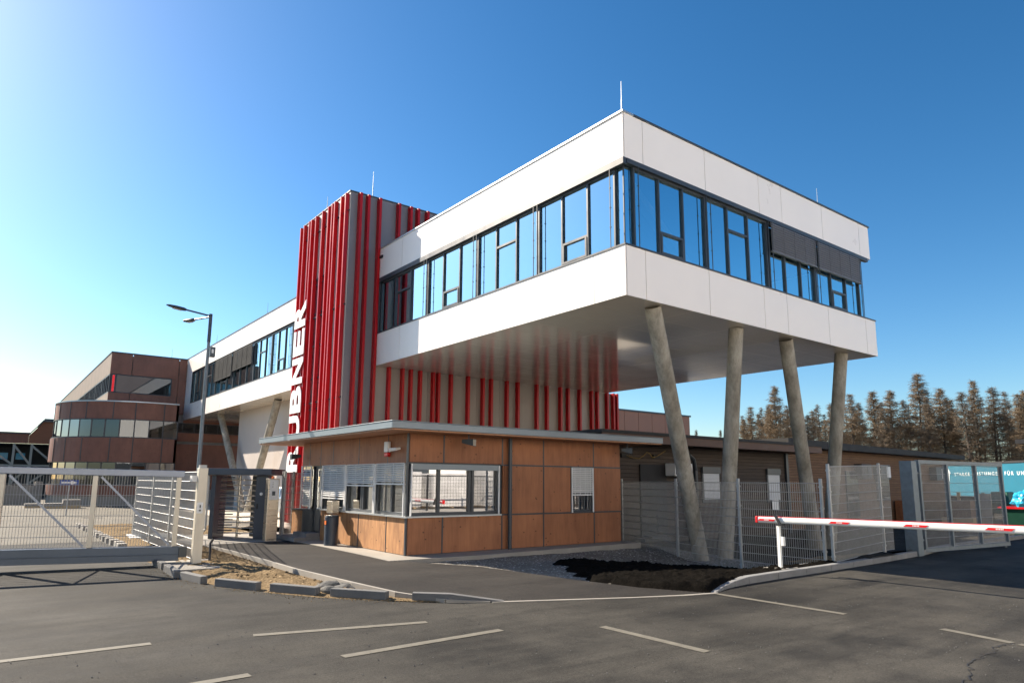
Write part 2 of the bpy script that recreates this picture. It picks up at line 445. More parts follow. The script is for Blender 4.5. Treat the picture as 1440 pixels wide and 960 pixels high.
# gravel east of the path
gp = [(7.0, 13.5), (8.15, 11.7), (8.42, 10.25), (8.58, 9.35), (8.93, 8.1), (9.5, 7.05), (10.2, 7.22), (11, 7.38), (13.4, 7.46), (16.8, 7.6), (19.1, 7.75), (21, 8.0), (27.8, 8.15), (60, 9.2), (60, 32), (14, 32), (14, 14.2), (7.0, 14.2)]
gp = gp[:8] + [(15.3, 7.5), (16.2, 10.0), (17.2, 13.2), (18.2, 16.0), (14, 16.0), (14, 14.2), (7.0, 14.2)]
gd = [(15.1, 7.5), (16.8, 7.6), (19.1, 7.75), (21, 8.0), (27.8, 8.15), (60, 9.2), (60, 32), (14, 32), (14, 15.9), (18.1, 15.9), (17.1, 13.2), (16.1, 10.0)]


def hg(x, y):
    e = sm(6.9, 7.9, min(x - 1.2, 9)) if y > 9 else 1
    return hterr(x, y) + nz(x, y, 2.2, .02) + nz(x, y, 9, .008) + .02 - .0 * e - .10 * (1 - sm(7.05, 7.7, y - .05 * max(0, x - 16)))


patch('gravel', gp, .1, hg, GRAV)
patch('yard_ground', gd, .25, lambda x, y: hg(x, y) - .006, DGR)
mp = [(8.68, 9.3), (8.9, 8.1), (9.5, 7.05), (10.2, 7.24), (11.2, 7.36), (12.6, 7.42), (14.9, 7.55), (14.8, 9.2), (14.0, 10.1), (12.6, 11.1), (11.0, 11.9), (10.2, 11.8), (9.5, 10.6)]


def edge_d(x, y, P):
    d = 9
    for i in range(len(P)):
        a = Vector(P[i]); b = Vector(P[(i + 1) % len(P)]); ab = b - a; t = max(0, min(1, (Vector((x, y)) - a).dot(ab) / ab.length_squared))
        d = min(d, (Vector((x, y)) - a - ab * t).length)
    return d


def hm(x, y):
    d = edge_d(x, y, mp); e = sm(0, .4 if y > 8.6 else .12, d + (nz(x, y, 2.5, .25) if y > 8.6 else 0))
    return hterr(x, y) - (.03 if y > 8.6 else -.012) + e * (.13 + nz(x, y, 1.3, .06) + nz(x, y, 7, .05) + nz(x, y, 18, .04))


patch('dark_soil', mp, .05, hm, MULCH)
# sandy bank between kerb stones and path
bp = [(5.75, 8.62), (5.3, 8.95)] + STL[1:9] + [(3.0, 19.5), (4.4, 20.9), (4.86, 19.6), (4.86, 14.6), (4.87, 12.2), (5.0, 10.6), (5.18, 9.5)]


def hb(x, y):
    d = edge_d(x, y, bp); e = sm(-.02, .45, d)
    r = noise.fractal(Vector((x * 2.3, y * 2.3, 1)), 1., 2., 4) * .05 + nz(x, y, 14, .025)
    near = sm(3.3, 4.7, x + max(0, (11 - y)) * -.45)
    return -.015 + e * (.03 + .05 * near + r) + .03 * near


patch('sand_bank', bp, .045, hb, SOIL)
# inner dirt island beyond the gate
ip = [(3.06, 19.4), (3.06, 29.6), (4.6, 30.0), (7.4, 26.6), (7.4, 23.3), (4.85, 23.3), (4.2, 21.0)]
patch('inner_soil', ip, .1, lambda x, y: .02 + sm(0, .5, edge_d(x, y, ip)) * (.05 + nz(x, y, 1.5, .07) + nz(x, y, 6, .05)), SOIL)
sp = [(15.2, 7.75), (18.3, 7.9), (18.4, 8.6), (16.5, 8.9), (15.0, 9.0)]
patch('verge_soil', sp, .06, lambda x, y: -.03 + sm(0, .4, edge_d(x, y, sp)) * (.1 + nz(x, y, 5, .06) + nz(x, y, 14, .03)), SOIL)

# road markings
mk = MB()


def stripe(a, b, w=.12):
    a = Vector(a); b = Vector(b); n_ = (b - a).normalized(); p = Vector((-n_.y, n_.x)) * w / 2
    mk.quad((*(a - p), .005), (*(b - p), .005), (*(b + p), .005), (*(a + p), .005))


for a, b in (((-2.2, 8.5), (1.63, 8.42)), ((2.64, 8.19), (4.63, 7.70)), ((3.07, 6.72), (5.12, 6.80)), ((-.6, 6.5), (2.12, 6.60)), ((6.25, 6.24), (6.25, 4.7)), ((9.55, 6.93), (9.55, 4.9)), ((9.59, 3.73), (9.42, 2.95)), ((9.40, 2.88), (9.35, 2.0))): stripe(a, b)
mk2 = mk.build('road_marking', MARK); tag(mk2, kind='structure')
ck = MB(); ctl = [(9.42, 2.93), (9.05, 3.0), (8.6, 2.9), (8.15, 2.93), (7.7, 2.78), (7.1, 2.62), (6.4, 2.5), (5.5, 2.3)]; pts = []
rk = random.Random(3)
for a, b in zip(ctl, ctl[1:]):
    for k in range(7): pts.append((a[0] + (b[0] - a[0]) * k / 7 + rk.uniform(-.03, .03), a[1] + (b[1] - a[1]) * k / 7 + rk.uniform(-.035, .035)))
for a, b in zip(pts, pts[1:]):
    a = Vector(a); b = Vector(b); n_ = (b - a).normalized(); wd_ = rk.uniform(.003, .009); p = Vector((-n_.y, n_.x)) * wd_
    ck.quad((*(a - p), .006), (*(b - p), .006), (*(b + p), .006), (*(a + p), .006))
tag(ck.build('road_crack', BLACK), kind='structure')

# loose grit and clods along the bank and over the road edge
gt = MB(); gc_ = MB(); rk = random.Random(11)


def pebble(mb_, x, y, z, r):
    vs = []
    for (a_, b_, c_) in ((1, 0, 0), (-1, 0, 0), (0, 1, 0), (0, -1, 0), (0, 0, 1), (0, 0, -1)):
        k = rk.uniform(.6, 1.2) * r; vs.append((x + a_ * k, y + b_ * k, z + c_ * k * .7))
    mb_.add(vs, [(0, 2, 4), (2, 1, 4), (1, 3, 4), (3, 0, 4), (2, 0, 5), (1, 2, 5), (3, 1, 5), (0, 3, 5)])


for _ in range(800):
    k = rk.randrange(len(STL) - 3); t = rk.random(); a_, b_ = STL[k], STL[k + 1]
    x = a_[0] + (b_[0] - a_[0]) * t + rk.gauss(-.02, .13); y = a_[1] + (b_[1] - a_[1]) * t + rk.gauss(-.02, .13)
    pebble(gt, x, y, .006 if not inpoly(x, y, bp) else hb(x, y) + .008, rk.uniform(.004, .012))
for _ in range(900):
    x = rk.uniform(3.1, 6); y = rk.uniform(8.6, 19)
    if inpoly(x, y, bp) and edge_d(x, y, bp) > .12: pebble(gt, x, y, hb(x, y) + .01, rk.choice((.01, .014, .02, .034)))
for _ in range(700):
    x = rk.uniform(0, 13); y = rk.uniform(2.6, 8.5)
    if inpoly(x, y, road): pebble(gc_, x, y, .006, rk.uniform(.004, .011))
tag(gt.build('soil_clods', SOIL), 'scattered clods and crumbs of sandy soil along the bank', 'soil', kind='stuff')
tag(gc_.build('road_grit', KERBD), 'fine grit scattered on the asphalt', 'grit', kind='stuff')

# kerb along the right-hand road
kb = thing('road_kerb', 'long grey concrete kerb edging the road beside the wire fence', 'kerb', (10, 7.1, 0))
mb = MB(); KL = [(9.62, 7.03), (10.05, 7.17), (10.5, 7.26), (11.0, 7.32), (12.0, 7.36), (13.0, 7.37), (14, 7.40), (15, 7.44), (16, 7.48), (17, 7.53), (18, 7.6), (19.1, 7.68), (20, 7.8), (21.05, 7.92), (24, 8.0), (28, 8.1)]
ZT = [.01, .05, .09, .12]
acc = []
for i, (a, b) in enumerate(zip(KL, KL[1:])):
    L_ = math.dist(a, b); n = max(1, round(L_ / 1.))
    for k in range(n):
        p = [a[j] + (b[j] - a[j]) * k / n for j in (0, 1)]; q = [a[j] + (b[j] - a[j]) * ((k + 1) / n - .012 / (L_ / n) / n) for j in (0, 1)]
        z0 = ZT[i] if i < 4 else .12; z1 = ZT[i + 1] if i < 3 else .12
        hx = Vector((q[0] - p[0], q[1] - p[1], 0)).normalized(); nn = Vector((-hx.y, hx.x, 0)) * .15
        P0 = Vector((p[0], p[1], 0)); P1 = Vector((q[0], q[1], 0)); zb = Vector((0, 0, -.3))
        mb.add([P0 + zb, P1 + zb, P1 + nn + zb, P0 + nn + zb, P0 + Vector((0, 0, z0)), P1 + Vector((0, 0, z1)), P1 + nn + Vector((0, 0, z1)), P0 + nn + Vector((0, 0, z0))],
               [(0, 3, 2, 1), (4, 5, 6, 7), (0, 1, 5, 4), (1, 2, 6, 5), (2, 3, 7, 6), (3, 0, 4, 7)])
mb.build('kerb_stone', KERB, kb, bevel=.012)

# loose kerb stones along the sandy bank
ORD = ['first', 'second', 'third', 'fourth', 'fifth', 'sixth', 'seventh', 'eighth', 'ninth', 'tenth', 'eleventh', 'twelfth', 'thirteenth', 'fourteenth',
       'fifteenth', 'sixteenth', 'seventeenth', 'eighteenth', 'nineteenth', 'twentieth', 'twenty-first', 'twenty-second', 'twenty-third', 'twenty-fourth']
stones = [((3.02, 15.9), (3.03, 15.0)), ((3.02, 14.75), (2.98, 13.6)), ((3.03, 13.45), (3.18, 12.6)), ((3.3, 12.25), (3.72, 11.42)), ((3.86, 11.2), (4.3, 10.4)), ((4.44, 10.2), (4.98, 9.43))]
slab_txt = ['short kerb block at the end of the gate beam, farthest of the loose blocks', 'pale kerb block lying in front of the gate post slab, second from the gate',
            'kerb block with light top at the bend, third from the gate', 'loose kerb block, fourth from the gate along the sandy bank',
            'loose kerb block, fifth from the gate, before the grey rubble', 'dark faced kerb block, sixth from the gate, second from the tapered one']
for (a, b), t in zip(stones, slab_txt):
    mb = MB(); A_ = Vector((*a, 0)); B_ = Vector((*b, 0)); mb.bar(A_ + Vector((0, 0, .05)), B_ + Vector((0, 0, .05)), .12, .15)
    tag(mb.build('kerb_block', KERBD, origin=A_, bevel=.012), t, 'kerb block', 'loose kerb blocks along the sandy bank')
mb = MB(); a = Vector((5.22, 9.12, 0)); b = Vector((5.62, 8.72, 0)); c = Vector((6.3, 8.3, 0)); w = Vector((.08, .1, 0))
mb.add([a, b, c, c + w, b + w, a + w] + [a + Vector((0, 0, .12)), b + Vector((0, 0, .12)), c + Vector((0, 0, .012)), c + w + Vector((0, 0, .012)), b + w + Vector((0, 0, .12)), a + w + Vector((0, 0, .12))],
       [(0, 1, 7, 6), (1, 2, 8, 7), (2, 3, 9, 8), (3, 4, 10, 9), (4, 5, 11, 10), (5, 0, 6, 11), (6, 7, 10, 11), (7, 8, 9, 10)])
tag(mb.build('kerb_block', KERBD, origin=a, bevel=.006), 'tapered kerb block sloping down to the road at the end of the bank', 'kerb block', 'loose kerb blocks along the sandy bank')
# small pavers along the inner dirt island
for i in range(15):
    mb = MB(); y = 29.4 - i * .68; x = 3.0 + random.uniform(-.03, .03); mb.box(x - .1, x + .1, y - .16, y + .16, -.04, .14)
    o = mb.build('paving_block', SLAB, origin=(x, y, 0), bevel=.01)
    tag(o, '%s pale block from the far end of the row seen through the gate' % ORD[i], 'paving block', 'pale blocks edging the dirt behind the gate')
# gate foundation slab + rocks
mb = MB(); mb.box(3.15, 4.35, 14.35, 16.1, -.1, .045); tag(mb.build('foundation_slab', SLAB, origin=(3.7, 15, 0), bevel=.01), 'flat concrete slab under the sliding gate post', 'slab')
for i, (x, y, s) in enumerate(((4.62, 10.75, .22), (4.75, 10.45, .17), (4.52, 10.45, .15), (4.85, 10.75, .13), (4.68, 11.02, .12))):
    bm = bmesh.new(); bmesh.ops.create_icosphere(bm, subdivisions=3, radius=s)
    for v_ in bm.verts:
        v_.co *= 1 + .28 * noise.noise(v_.co * 7 + Vector((i * 3, 0, 0))); v_.co.z *= .5
    me = bpy.data.meshes.new('rubble_stone'); bm.to_mesh(me); bm.free(); me.materials.append(ROCK)
    o = bpy.data.objects.new('rubble_stone', me); COL.objects.link(o); o.location = (x, y, .045)
    tag(o, ['large grey rubble stone in the sandy bank beside the fifth kerb block', 'grey rubble stone nearest the road in the stone heap', 'small grey rubble stone on the left of the heap', 'small grey rubble stone on the path side of the heap', 'grey rubble stone at the back of the heap'][i], 'stone', 'rubble stones in the sandy bank')
mb = MB(); mb.tube([(3.95, 15.35, .0), (3.96, 15.4, .25), (3.98, 15.5, .42), (4.03, 15.5, .5)], .025)
tag(mb.build('cable_stub', BLK, origin=(3.95, 15.35, 0)), 'black cable conduit sticking out of the sand beside the gate post', 'conduit')
mb = MB(); mb.prism([(3.5, 22.0), (4.4, 21.4), (5.0, 22.4), (4.5, 23.6), (3.6, 23.4)], .08, .11)
tag(mb.build('pale_foil_sheet', ICE, origin=(4.2, 22.5, 0)), 'pale plastic sheet lying on the dirt behind the gate', 'sheet')

# ------------------------------------------------------------------ main office building
X0, X1, Y0, Y1 = 11.12, 23.17, 10.19, 22.75
Z1, Z2, Z3, Z4 = 5.91, 7.09, 9.23, 10.40
off = thing('office_building', 'white cantilevered office block with blue ribbon windows on slanting concrete columns', 'building', (X0, Y0, 0))
LF = dict(O=(X0, 0, 0), u=(0, 1, 0), n=(-1, 0, 0))
FF = dict(O=(0, Y0, 0), u=(1, 0, 0), n=(0, -1, 0))
RF = dict(O=(X1, 0, 0), u=(0, 1, 0), n=(1, 0, 0))
seamL = [Y0, 11.2, 13.58, 15.99, 18.42, 20.82, Y1]
seamF = [X0 + .032, 11.8, 14.2, 16.65, 17.8, 20.1, 22.48, X1 - .032]
for nm, za, zb in (('lower_band', Z1, Z2), ('upper_band', Z3, Z4 - .05)):
    mb = MB()
    f = FB(mb, **LF)
    for a, b in zip(seamL, seamL[1:]): f.box(a + .009, b - .009, -.03, 0, za, zb)
    f = FB(mb, **FF)
    for a, b in zip(seamF, seamF[1:]): f.box(a + .009, b - .009, -.03, 0, za, zb)
    f = FB(mb, **RF)
    for k in range(5):
        a = Y0 + k * (Y1 - Y0) / 5; f.box(a + .006, a + (Y1 - Y0) / 5 - .006, -.03, 0, za, zb)
    mb.box(X0 + .04, X1 - .04, Y0 + .04, Y0 + .3, za + .03, zb - .01, 1)
    mb.box(X0 + .04, X0 + .3, Y0 + .31, Y1, za + .03, zb - .01, 1)
    mb.box(X1 - .3, X1 - .04, Y0 + .31, Y1, za + .03, zb - .01, 1)
    mb.build(nm, [WHITE, DARKB], off)
mb = MB(); nx, ny = 5, 11
for i in range(nx):
    for j in range(ny):
        a = X0 + .035 + i * (X1 - X0 - .07) / nx; b = X0 + .035 + (i + 1) * (X1 - X0 - .07) / nx
        c = Y0 + .035 + j * (Y1 - Y0 - .05) / ny; d = Y0 + .035 + (j + 1) * (Y1 - Y0 - .05) / ny
        mb.box(a + .005, b - .005, c + .005, d - .005, Z1 + .006, Z1 + .025)
mb.build('soffit', SOFF, off)
mb = MB(); mb.box(X0 + .31, X1 - .31, Y0 + .31, Y1, Z1 + .035, Z2 - .12); mb.box(X0 + .3, X1 - .3, Y0 + .3, Y1, Z2 - .1, Z2 - .02)
mb.build('floor_slab', INT, off)
mb = MB(); mb.box(X0 + .31, X1 - .31, Y0 + .31, Y1, Z3 + .04, Z4 - .15)
mb.build('roof_slab', INT, off)
mb = MB()
mb.box(X0 - .03, X0 + .35, Y0 - .03, Y1, Z4 - .048, Z4, 1); mb.box(X0 + .35, X1 + .03, Y0 - .03, Y0 + .35, Z4 - .048, Z4 + .002, 0)  # silver on the left edge paints in its sunlight, front edge stays dark
mb.box(X1 - .35, X1 + .03, Y0 + .35, Y1, Z4 - .048, Z4, 0)
mb.build('roof_cap', [CAP, SILVER], off)
mb = MB(); f = FB(mb, **LF); f.box(Y0 - .02, Y1, -.12, .02, Z2 + .002, Z2 + .04); f.box(Y0, Y1, -.1, .015, Z3 - .16, Z3 - .003)
f = FB(mb, **FF); f.box(X0 + .125, X1 + .02, -.12, .02, Z2 + .002, Z2 + .041); f.box(X0 + .11, X1 - .2, -.1, .012, Z3 - .12, Z3 - .003)
f = FB(mb, **RF); f.box(Y0 + .12, Y1, -.12, .02, Z2 + .002, Z2 + .04)
mb.build('window_sill', FRAME, off)


def bay(root, fac, s0, s1, z0, z1, pat, n=3, blind=None, gl=GL, d=-.13, label=None, fw=.05, guides=True, blm=BLIND, ext=.0):
    mb = MB(); f = FB(mb, **fac)
    f.box(s0, s0 + fw, d - .02, d + .06, z0, z1); f.box(s1 - fw, s1, d - .02, d + .06, z0, z1)
    f.box(s0 + fw, s1 - fw, d - .02, d + .058, z0, z0 + fw); f.box(s0 + fw, s1 - fw, d - .02, d + .058, z1 - fw, z1)
    w = (s1 - s0) / n
    for k in range(1, n): f.box(s0 + w * k - .025, s0 + w * k + .025, d - .02, d + .056, z0 + fw, z1 - fw)
    m = n // 2; a = s0 + w * m + .026; b = s0 + w * (m + 1) - .026; h = z1 - z0
    if 'low' in pat:
        zt = z0 + h * .28; f.box(a, b, d - .02, d + .054, zt, zt + .06); f.box(a, a + .06, d - .02, d + .07, z0 + fw, zt); f.box(b - .06, b, d - .02, d + .07, z0 + fw, zt); f.box(a + .06, b - .06, d - .02, d + .07, z0 + fw, z0 + fw + .05)
    if 'high' in pat:
        zt = z0 + h * .66; f.box(a, b, d - .02, d + .054, zt - .03, zt + .03)
    if guides:
        for s in (s0 + .07, s1 - .07):
            p = f.p(s, .02, z0); q = f.p(s, .02, z1); mb.cyl(p, q, .012, .012, 6)
            for t in (.25, .5, .75): f.box(s - .018, s + .018, -.005, .035, z0 + h * t, z0 + h * t + .018)
    wo = mb.build('window', FRAME, root)
    if label: wo['label'] = label
    mb = MB(); f = FB(mb, **fac)
    for k in range(n): f.pane(s0 + w * k + .02, s0 + w * (k + 1) - .02, d + .005, z0 + .02, z1 - .02)
    mb.build('pane', gl, wo)
    if blind:
        mb = MB(); f = FB(mb, **fac); zz = z1 - .02
        lo = z1 - h * blind
        while zz > lo:
            q = [f.p(s0 + .03, d + .14, zz), f.p(s1 - .03, d + .14, zz), f.p(s1 - .03, d + .16, zz - .067), f.p(s0 + .03, d + .16, zz - .067)]
            mb.quad(*q); mb.quad(f.p(s0 + .03, d + .16, zz - .067), f.p(s1 - .03, d + .16, zz - .067), f.p(s1 - .03, d + .15, zz - .075), f.p(s0 + .03, d + .15, zz - .075))
            zz -= .07
        f.box(s0 + .03, s1 - .03, d + .09, d + .17, zz - .03, zz)
        for k in range(5):
            s = s0 + .1 + (s1 - s0 - .2) * k / 4; f.box(s - .008, s + .008, d + .161, d + .168, zz, z1)
        mb.build('blind', blm, wo)
    return wo


ZA, ZB = Z2 + .04, Z3 - .16
for (a, b, p) in ((10.55, 13.36, 'low'), (13.38, 16.2, 'high'), (16.22, 19.1, 'low'), (19.14, 22.5, 'high')): bay(off, LF, a, b, ZA, ZB, p)
ZB = Z3 - .12
for (a, b, p, bl) in ((11.52, 14.26, 'low', 0), (14.28, 17.08, 'high', 0), (17.12, 19.62, '', .42), (19.64, 22.4, 'low high', .42)): bay(off, FF, a, b, ZA, ZB, p, blind=bl, label='window with its grey blind half lowered' if bl else None)
# glass corner
mb = MB(); mb.box(X0 + .12, X0 + .15, Y0 + .12, Y0 + .15, ZA, ZB); wo = mb.build('window', FRAME, off)
mb = MB(); f = FB(mb, **LF); f.pane(Y0 + .13, 10.54, -.125, ZA, Z3 - .16); f = FB(mb, **FF); f.pane(X0 + .13, 11.51, -.125, ZA, ZB); mb.build('pane', GL, wo)
mb = MB(); mb.box(22.72, 22.75, Y0 + .12, Y0 + .15, ZA, ZB); wo = mb.build('window', FRAME, off)
mb = MB(); f = FB(mb, **FF); f.pane(22.41, 22.74, -.125, ZA, ZB); mb.quad((22.745, Y0 + .13, ZA), (22.745, Y1, ZA), (22.745, Y1, ZB), (22.745, Y0 + .13, ZB)); mb.build('pane', GL, wo)
mb = MB(); mb.box(X0 + .3, X1 - .7, Y0 + 5.0, Y0 + 5.1, Z2, Z3 + .03); mb.box(X0 + 5.5, X0 + 5.6, Y0 + 5.12, Y1, Z2, Z3 + .03); mb.build('inner_wall', INTL, off)
mb = MB()
mb.bar((11.75, Y0 + .6, Z3 - .1), (14.3, Y0 + .6, Z2 + .1), .22, .22); mb.bar((19.9, Y0 + .6, Z3 - .1), (22.4, Y0 + .6, Z2 + .1), .22, .22)
mb.build('inner_brace', INTL, off)
# column pairs
zb_ = -.42


def column(root, base, top):
    b = Vector(base); t = Vector(top); mb = MB(); n = 22
    P = [b + (t - b) * k for k in (0, .41, .415, .42, 1)]
    d = (t - b).normalized(); a = d.cross(Vector((0, 1, 0))).normalized(); c = d.cross(a).normalized()
    rr = [.205, .2, .192, .2, .195]; vs = []
    for p, r in zip(P, rr):
        for i in range(n): th = 2 * math.pi * i / n; vs.append(p + a * math.cos(th) * r + c * math.sin(th) * r)
    fs = [(k * n + i, k * n + (i + 1) % n, (k + 1) * n + (i + 1) % n, (k + 1) * n + i) for k in range(4) for i in range(n)]
    mb.add(vs, fs); mb.build('column', CONC, root, smooth=True)


column(off, (15.55, 11.75, zb_), (12.45, 10.57, Z1 + .01)); column(off, (16.35, 11.6, zb_), (15.99, 10.68, Z1 + .01))
column(off, (21.1, 11.6, zb_), (18.42, 10.66, Z1 + .01)); column(off, (21.75, 11.55, zb_), (21.75, 10.70, Z1 + .01))


def rod(root, x, y, z, h):
    mb = MB(); mb.cyl((x, y, z), (x, y, z + h * .5), .02, .014, 6); mb.cyl((x, y, z + h * .5), (x, y, z + h), .012, .008, 6); mb.build('lightning_rod', SILVER, root)


rod(off, X0 + .25, Y0 + .25, Z4, .95); rod(off, 20.5, Y0 + .3, Z4, .75)
mb = MB(); f = FB(mb, **LF); f.box(22.3, 22.55, 0, .05, 9.98, 10.08); mb.build('vent_box', BLK, off)

# ------------------------------------------------------------------ finned tower and wall
XT, YW, ZTW = 9.93, 22.75, 12.42
tw = thing('stair_tower', 'tall grey clad tower with vertical red fins and big white upright lettering', 'building', (XT, YW, 0))
mb = MB(); n = 8
for k in range(n):                                             # south face panels
    a = XT + k * 1.2; mb.box(a + .005, a + 1.195, YW, YW + .05, .1 if k == 0 else Z1 + .1, ZTW)
mb.box(XT + .02, XT + 9.6, YW + .06, 27.4, 0, ZTW - .02)
mb.build('wall', GREYP, tw)
mb = MB()
for (a, b) in ((YW + .0, 23.2), (23.25, 24.5), (26.3, 27.4)): mb.box(XT - .03, XT + .015, a, b, .1, ZTW - .01)
mb.box(XT - .03, XT + .015, 24.52, 26.28, 9.7, ZTW - .01); mb.box(XT - .03, XT + .015, 24.52, 26.28, .1, .6)
mb.build('side_panel', BEIGEP, tw)
mb = MB(); wf = dict(O=(XT - .03, 0, 0), u=(0, 1, 0), n=(-1, 0, 0)); f = FB(mb, **wf)
f.box(24.53, 24.59, -.01, .03, .6, 9.7); f.box(26.21, 26.27, -.01, .03, .6, 9.7); f.box(25.42, 25.48, -.01, .03, .6, 9.7)
for z in (.6, 1.9, 3.2, 4.4, 5.6, 6.9, 8.2, 9.4, 9.64): f.box(24.6, 26.2, -.01, .028, z, z + .06)
wo = mb.build('window', FRAME, tw)
mb = MB(); f = FB(mb, **wf); f.pane(24.55, 26.25, .0, .6, 9.7); mb.build('pane', GL, wo)
mb = MB(); mb.box(XT - .06, XT + 9.6, YW - .03, YW + .25, ZTW + .002, ZTW + .05); mb.box(XT - .06, XT + .25, YW + .25, 27.42, ZTW + .002, ZTW + .05); mb.build('roof_cap', CAP, tw)
mb = MB()
for k in range(12):                                            # wall under the office block
    a = XT + .0 + k * 1.16; mb.box(max(a, 11.13) + .005, min(a + 1.155, 23.85), YW - .06, YW - .005, -.3, Z1)
mb.box(11.16, 23.85, YW - .002, 22.745, -.3, Z1); mb.box(23.7, 23.85, 22.96, 27, -.3, Z1)
mb.build('base_wall', BASEW, tw)
sideY = [27.36, 26.97, 26.41, 26.16, 25.68, 25.0, 24.42, 24.05, 23.8, 23.22, 22.80]
XF = 9.745
for i, y in enumerate(sideY):
    mb = MB(); mb.box(XF, XF + .15, y, y + .085, .08, 12.34)
    fo = mb.build('fin', RED, tw, bevel=.006)
    mb = MB()
    for z in (1.2, 4.6, 8.0, 11.6): mb.box(XF + .15, XT - .032, y + .01, y + .065, z, z + .1)
    mb.build('fin_bracket', FRAME, fo)
for z in (1.25, 4.65, 8.05, 11.65):
    mb = MB(); mb.box(XF + .1, XF + .14, 22.7, 27.42, z, z + .05); mb.build('fin_rail', FRAME, tw)
for x, z0, z1 in [(x, .1, ZTW - .03) for x in (10.2, 10.52)] + [(11.0, .1, ZTW - .03)] + [(x, Z4 - .8, ZTW - .03) for x in (11.82, 12.34, 12.67, 13.1, 13.9, 14.5)]:
    mb = MB(); mb.box(x, x + .1, YW - .24, YW - .01 if z0 < 1 else YW - .005, z0 + (0 if z0 < 1 else .9), z1); mb.build('fin', RED, tw, bevel=.005)
for x in (11.62, 12.19, 12.55, 12.96, 13.54, 13.78, 14.36, 15.18, 15.91, 16.33, 17.15, 17.73, 18.78, 19.36, 20.16, 20.61, 21.33, 22.09, 22.45, 23.1, 23.5, 23.75):
    mb = MB(); mb.box(x, x + .1, YW - .26, YW - .062, .1, Z1 + .003); mb.build('fin', RED, tw, bevel=.005)
# lettering, one raised letter after the other, reading upwards
zl = 2.04; step = 1.165
for i, ch in enumerate('RUBNER'):
    cu = bpy.data.curves.new('letter', 'FONT'); cu.body = ch; cu.size = 1.; cu.offset = .036; cu.extrude = .015; cu.resolution_u = 6
    ob = bpy.data.objects.new('tmp', cu); COL.objects.link(ob)
    bpy.context.view_layer.update()
    me = bpy.data.meshes.new_from_object(ob.evaluated_get(bpy.context.evaluated_depsgraph_get()))
    bpy.data.objects.remove(ob)
    xs = [v.co.x for v in me.vertices]; ys = [v.co.y for v in me.vertices]; zs = [v.co.z for v in me.vertices]
    wx = max(xs) - min(xs); wy = max(ys) - min(ys)
    for v in me.vertices:
        a = (v.co.x - min(xs)) / wx * 1.06; b = (v.co.y - min(ys)) / wy * 1.15; d = v.co.z
        v.co = Vector((XF - .05 - d, 26.12 + b, zl + i * step + a)) - ORG[tw.name]
    me.materials.clear(); me.materials.append(LETT); me.name = 'letter'
    lo = bpy.data.objects.new('letter', me); COL.objects.link(lo); lo.parent = tw
rod(tw, 10.9, 22.95, ZTW + .05, 1.1); rod(tw, 10.0, 25.2, ZTW + .05, .6)

# ------------------------------------------------------------------ rear wing (white) between tower and brown building
YE = 53.7
wg = thing('rear_wing', 'long white raised wing with ribbon windows running back from the red tower', 'building', (X0, 40, 0))
WF = dict(O=(X0, 0, 0), u=(0, 1, 0), n=(-1, 0, 0))
for nm, za, zb in (('lower_band', Z1, Z2 - .12), ('upper_band', Z3, Z4 - .05)):
    mb = MB(); f = FB(mb, **WF); y = 27.45
    while y < YE: f.box(y + .006, min(y + 2.6, YE) - .006, -.03, 0, za, zb); y += 2.6
    mb.box(X0 + .04, X0 + .3, 27.45, YE, za + .03, zb - .01, 1); mb.build(nm, [WHITE, DARKB], wg)
mb = MB(); f = FB(mb, **WF); f.box(51.4, YE - .01, -.03, .001, Z2 - .115, Z3 - .005); mb.build('end_panel', WHITE, wg)
mb = MB(); y = 27.5
while y < YE: mb.box(X0 + .035, X0 + 9, y + .005, min(y + 1.3, YE) - .005, Z1 + .006, Z1 + .03); y += 1.3
mb.build('soffit', SOFF, wg)
mb = MB(); mb.box(X0 + .31, X0 + 9, 27.45, YE, Z1 + .04, Z2 - .15); mb.box(X0 + .31, X0 + 9, 27.45, YE, Z3 + .04, Z4 - .15); mb.box(X0 + 5, X0 + 5.1, 27.5, YE, Z2, Z3); mb.build('floor_slab', INT, wg)
mb = MB(); mb.box(X0 - .03, X0 + .35, 27.42, YE, Z4 - .048, Z4); mb.build('roof_cap', CAP, wg)
za, zb = Z2 - .09, Z3 - .06
for a, b, p, bl in ((48.4, 51.3, 'low', 0), (45.35, 48.36, 'high', 0), (41.45, 45.3, 'low', .62), (37.6, 41.4, 'high', .5), (34.7, 37.56, 'high', 0), (31.75, 34.66, 'low', 0), (28.8, 31.7, 'high', 0)):
    bay(wg, WF, a, b, za, zb, p, blind=bl, blm=BLINDW, label='window with its grey blind lowered' if bl else None)
mb = MB(); f = FB(mb, **WF); f.box(27.45, 51.4, -.12, .02, Z2 - .118, Z2 - .09); mb.build('window_sill', FRAME, wg)
mb = MB()
for k in range(7): mb.box(12.6, 12.66, 28 + k * 2.35, 28 + k * 2.35 + 2.34, 0, Z1 - .0)
mb.box(12.67, 18, 28, 44.4, 0, Z1 - .01)
mb.build('core_wall', BEIGEP, wg)
column(wg, (12.0, 40.3, -.1), (12.0, 46.6, Z1 + .01)); column(wg, (12.0, 39.6, -.1), (12.0, 35.6, Z1 + .01))
rod(wg, X0 + .4, 36.8, Z4, .9); rod(wg, X0 + .4, 47, Z4, .8)

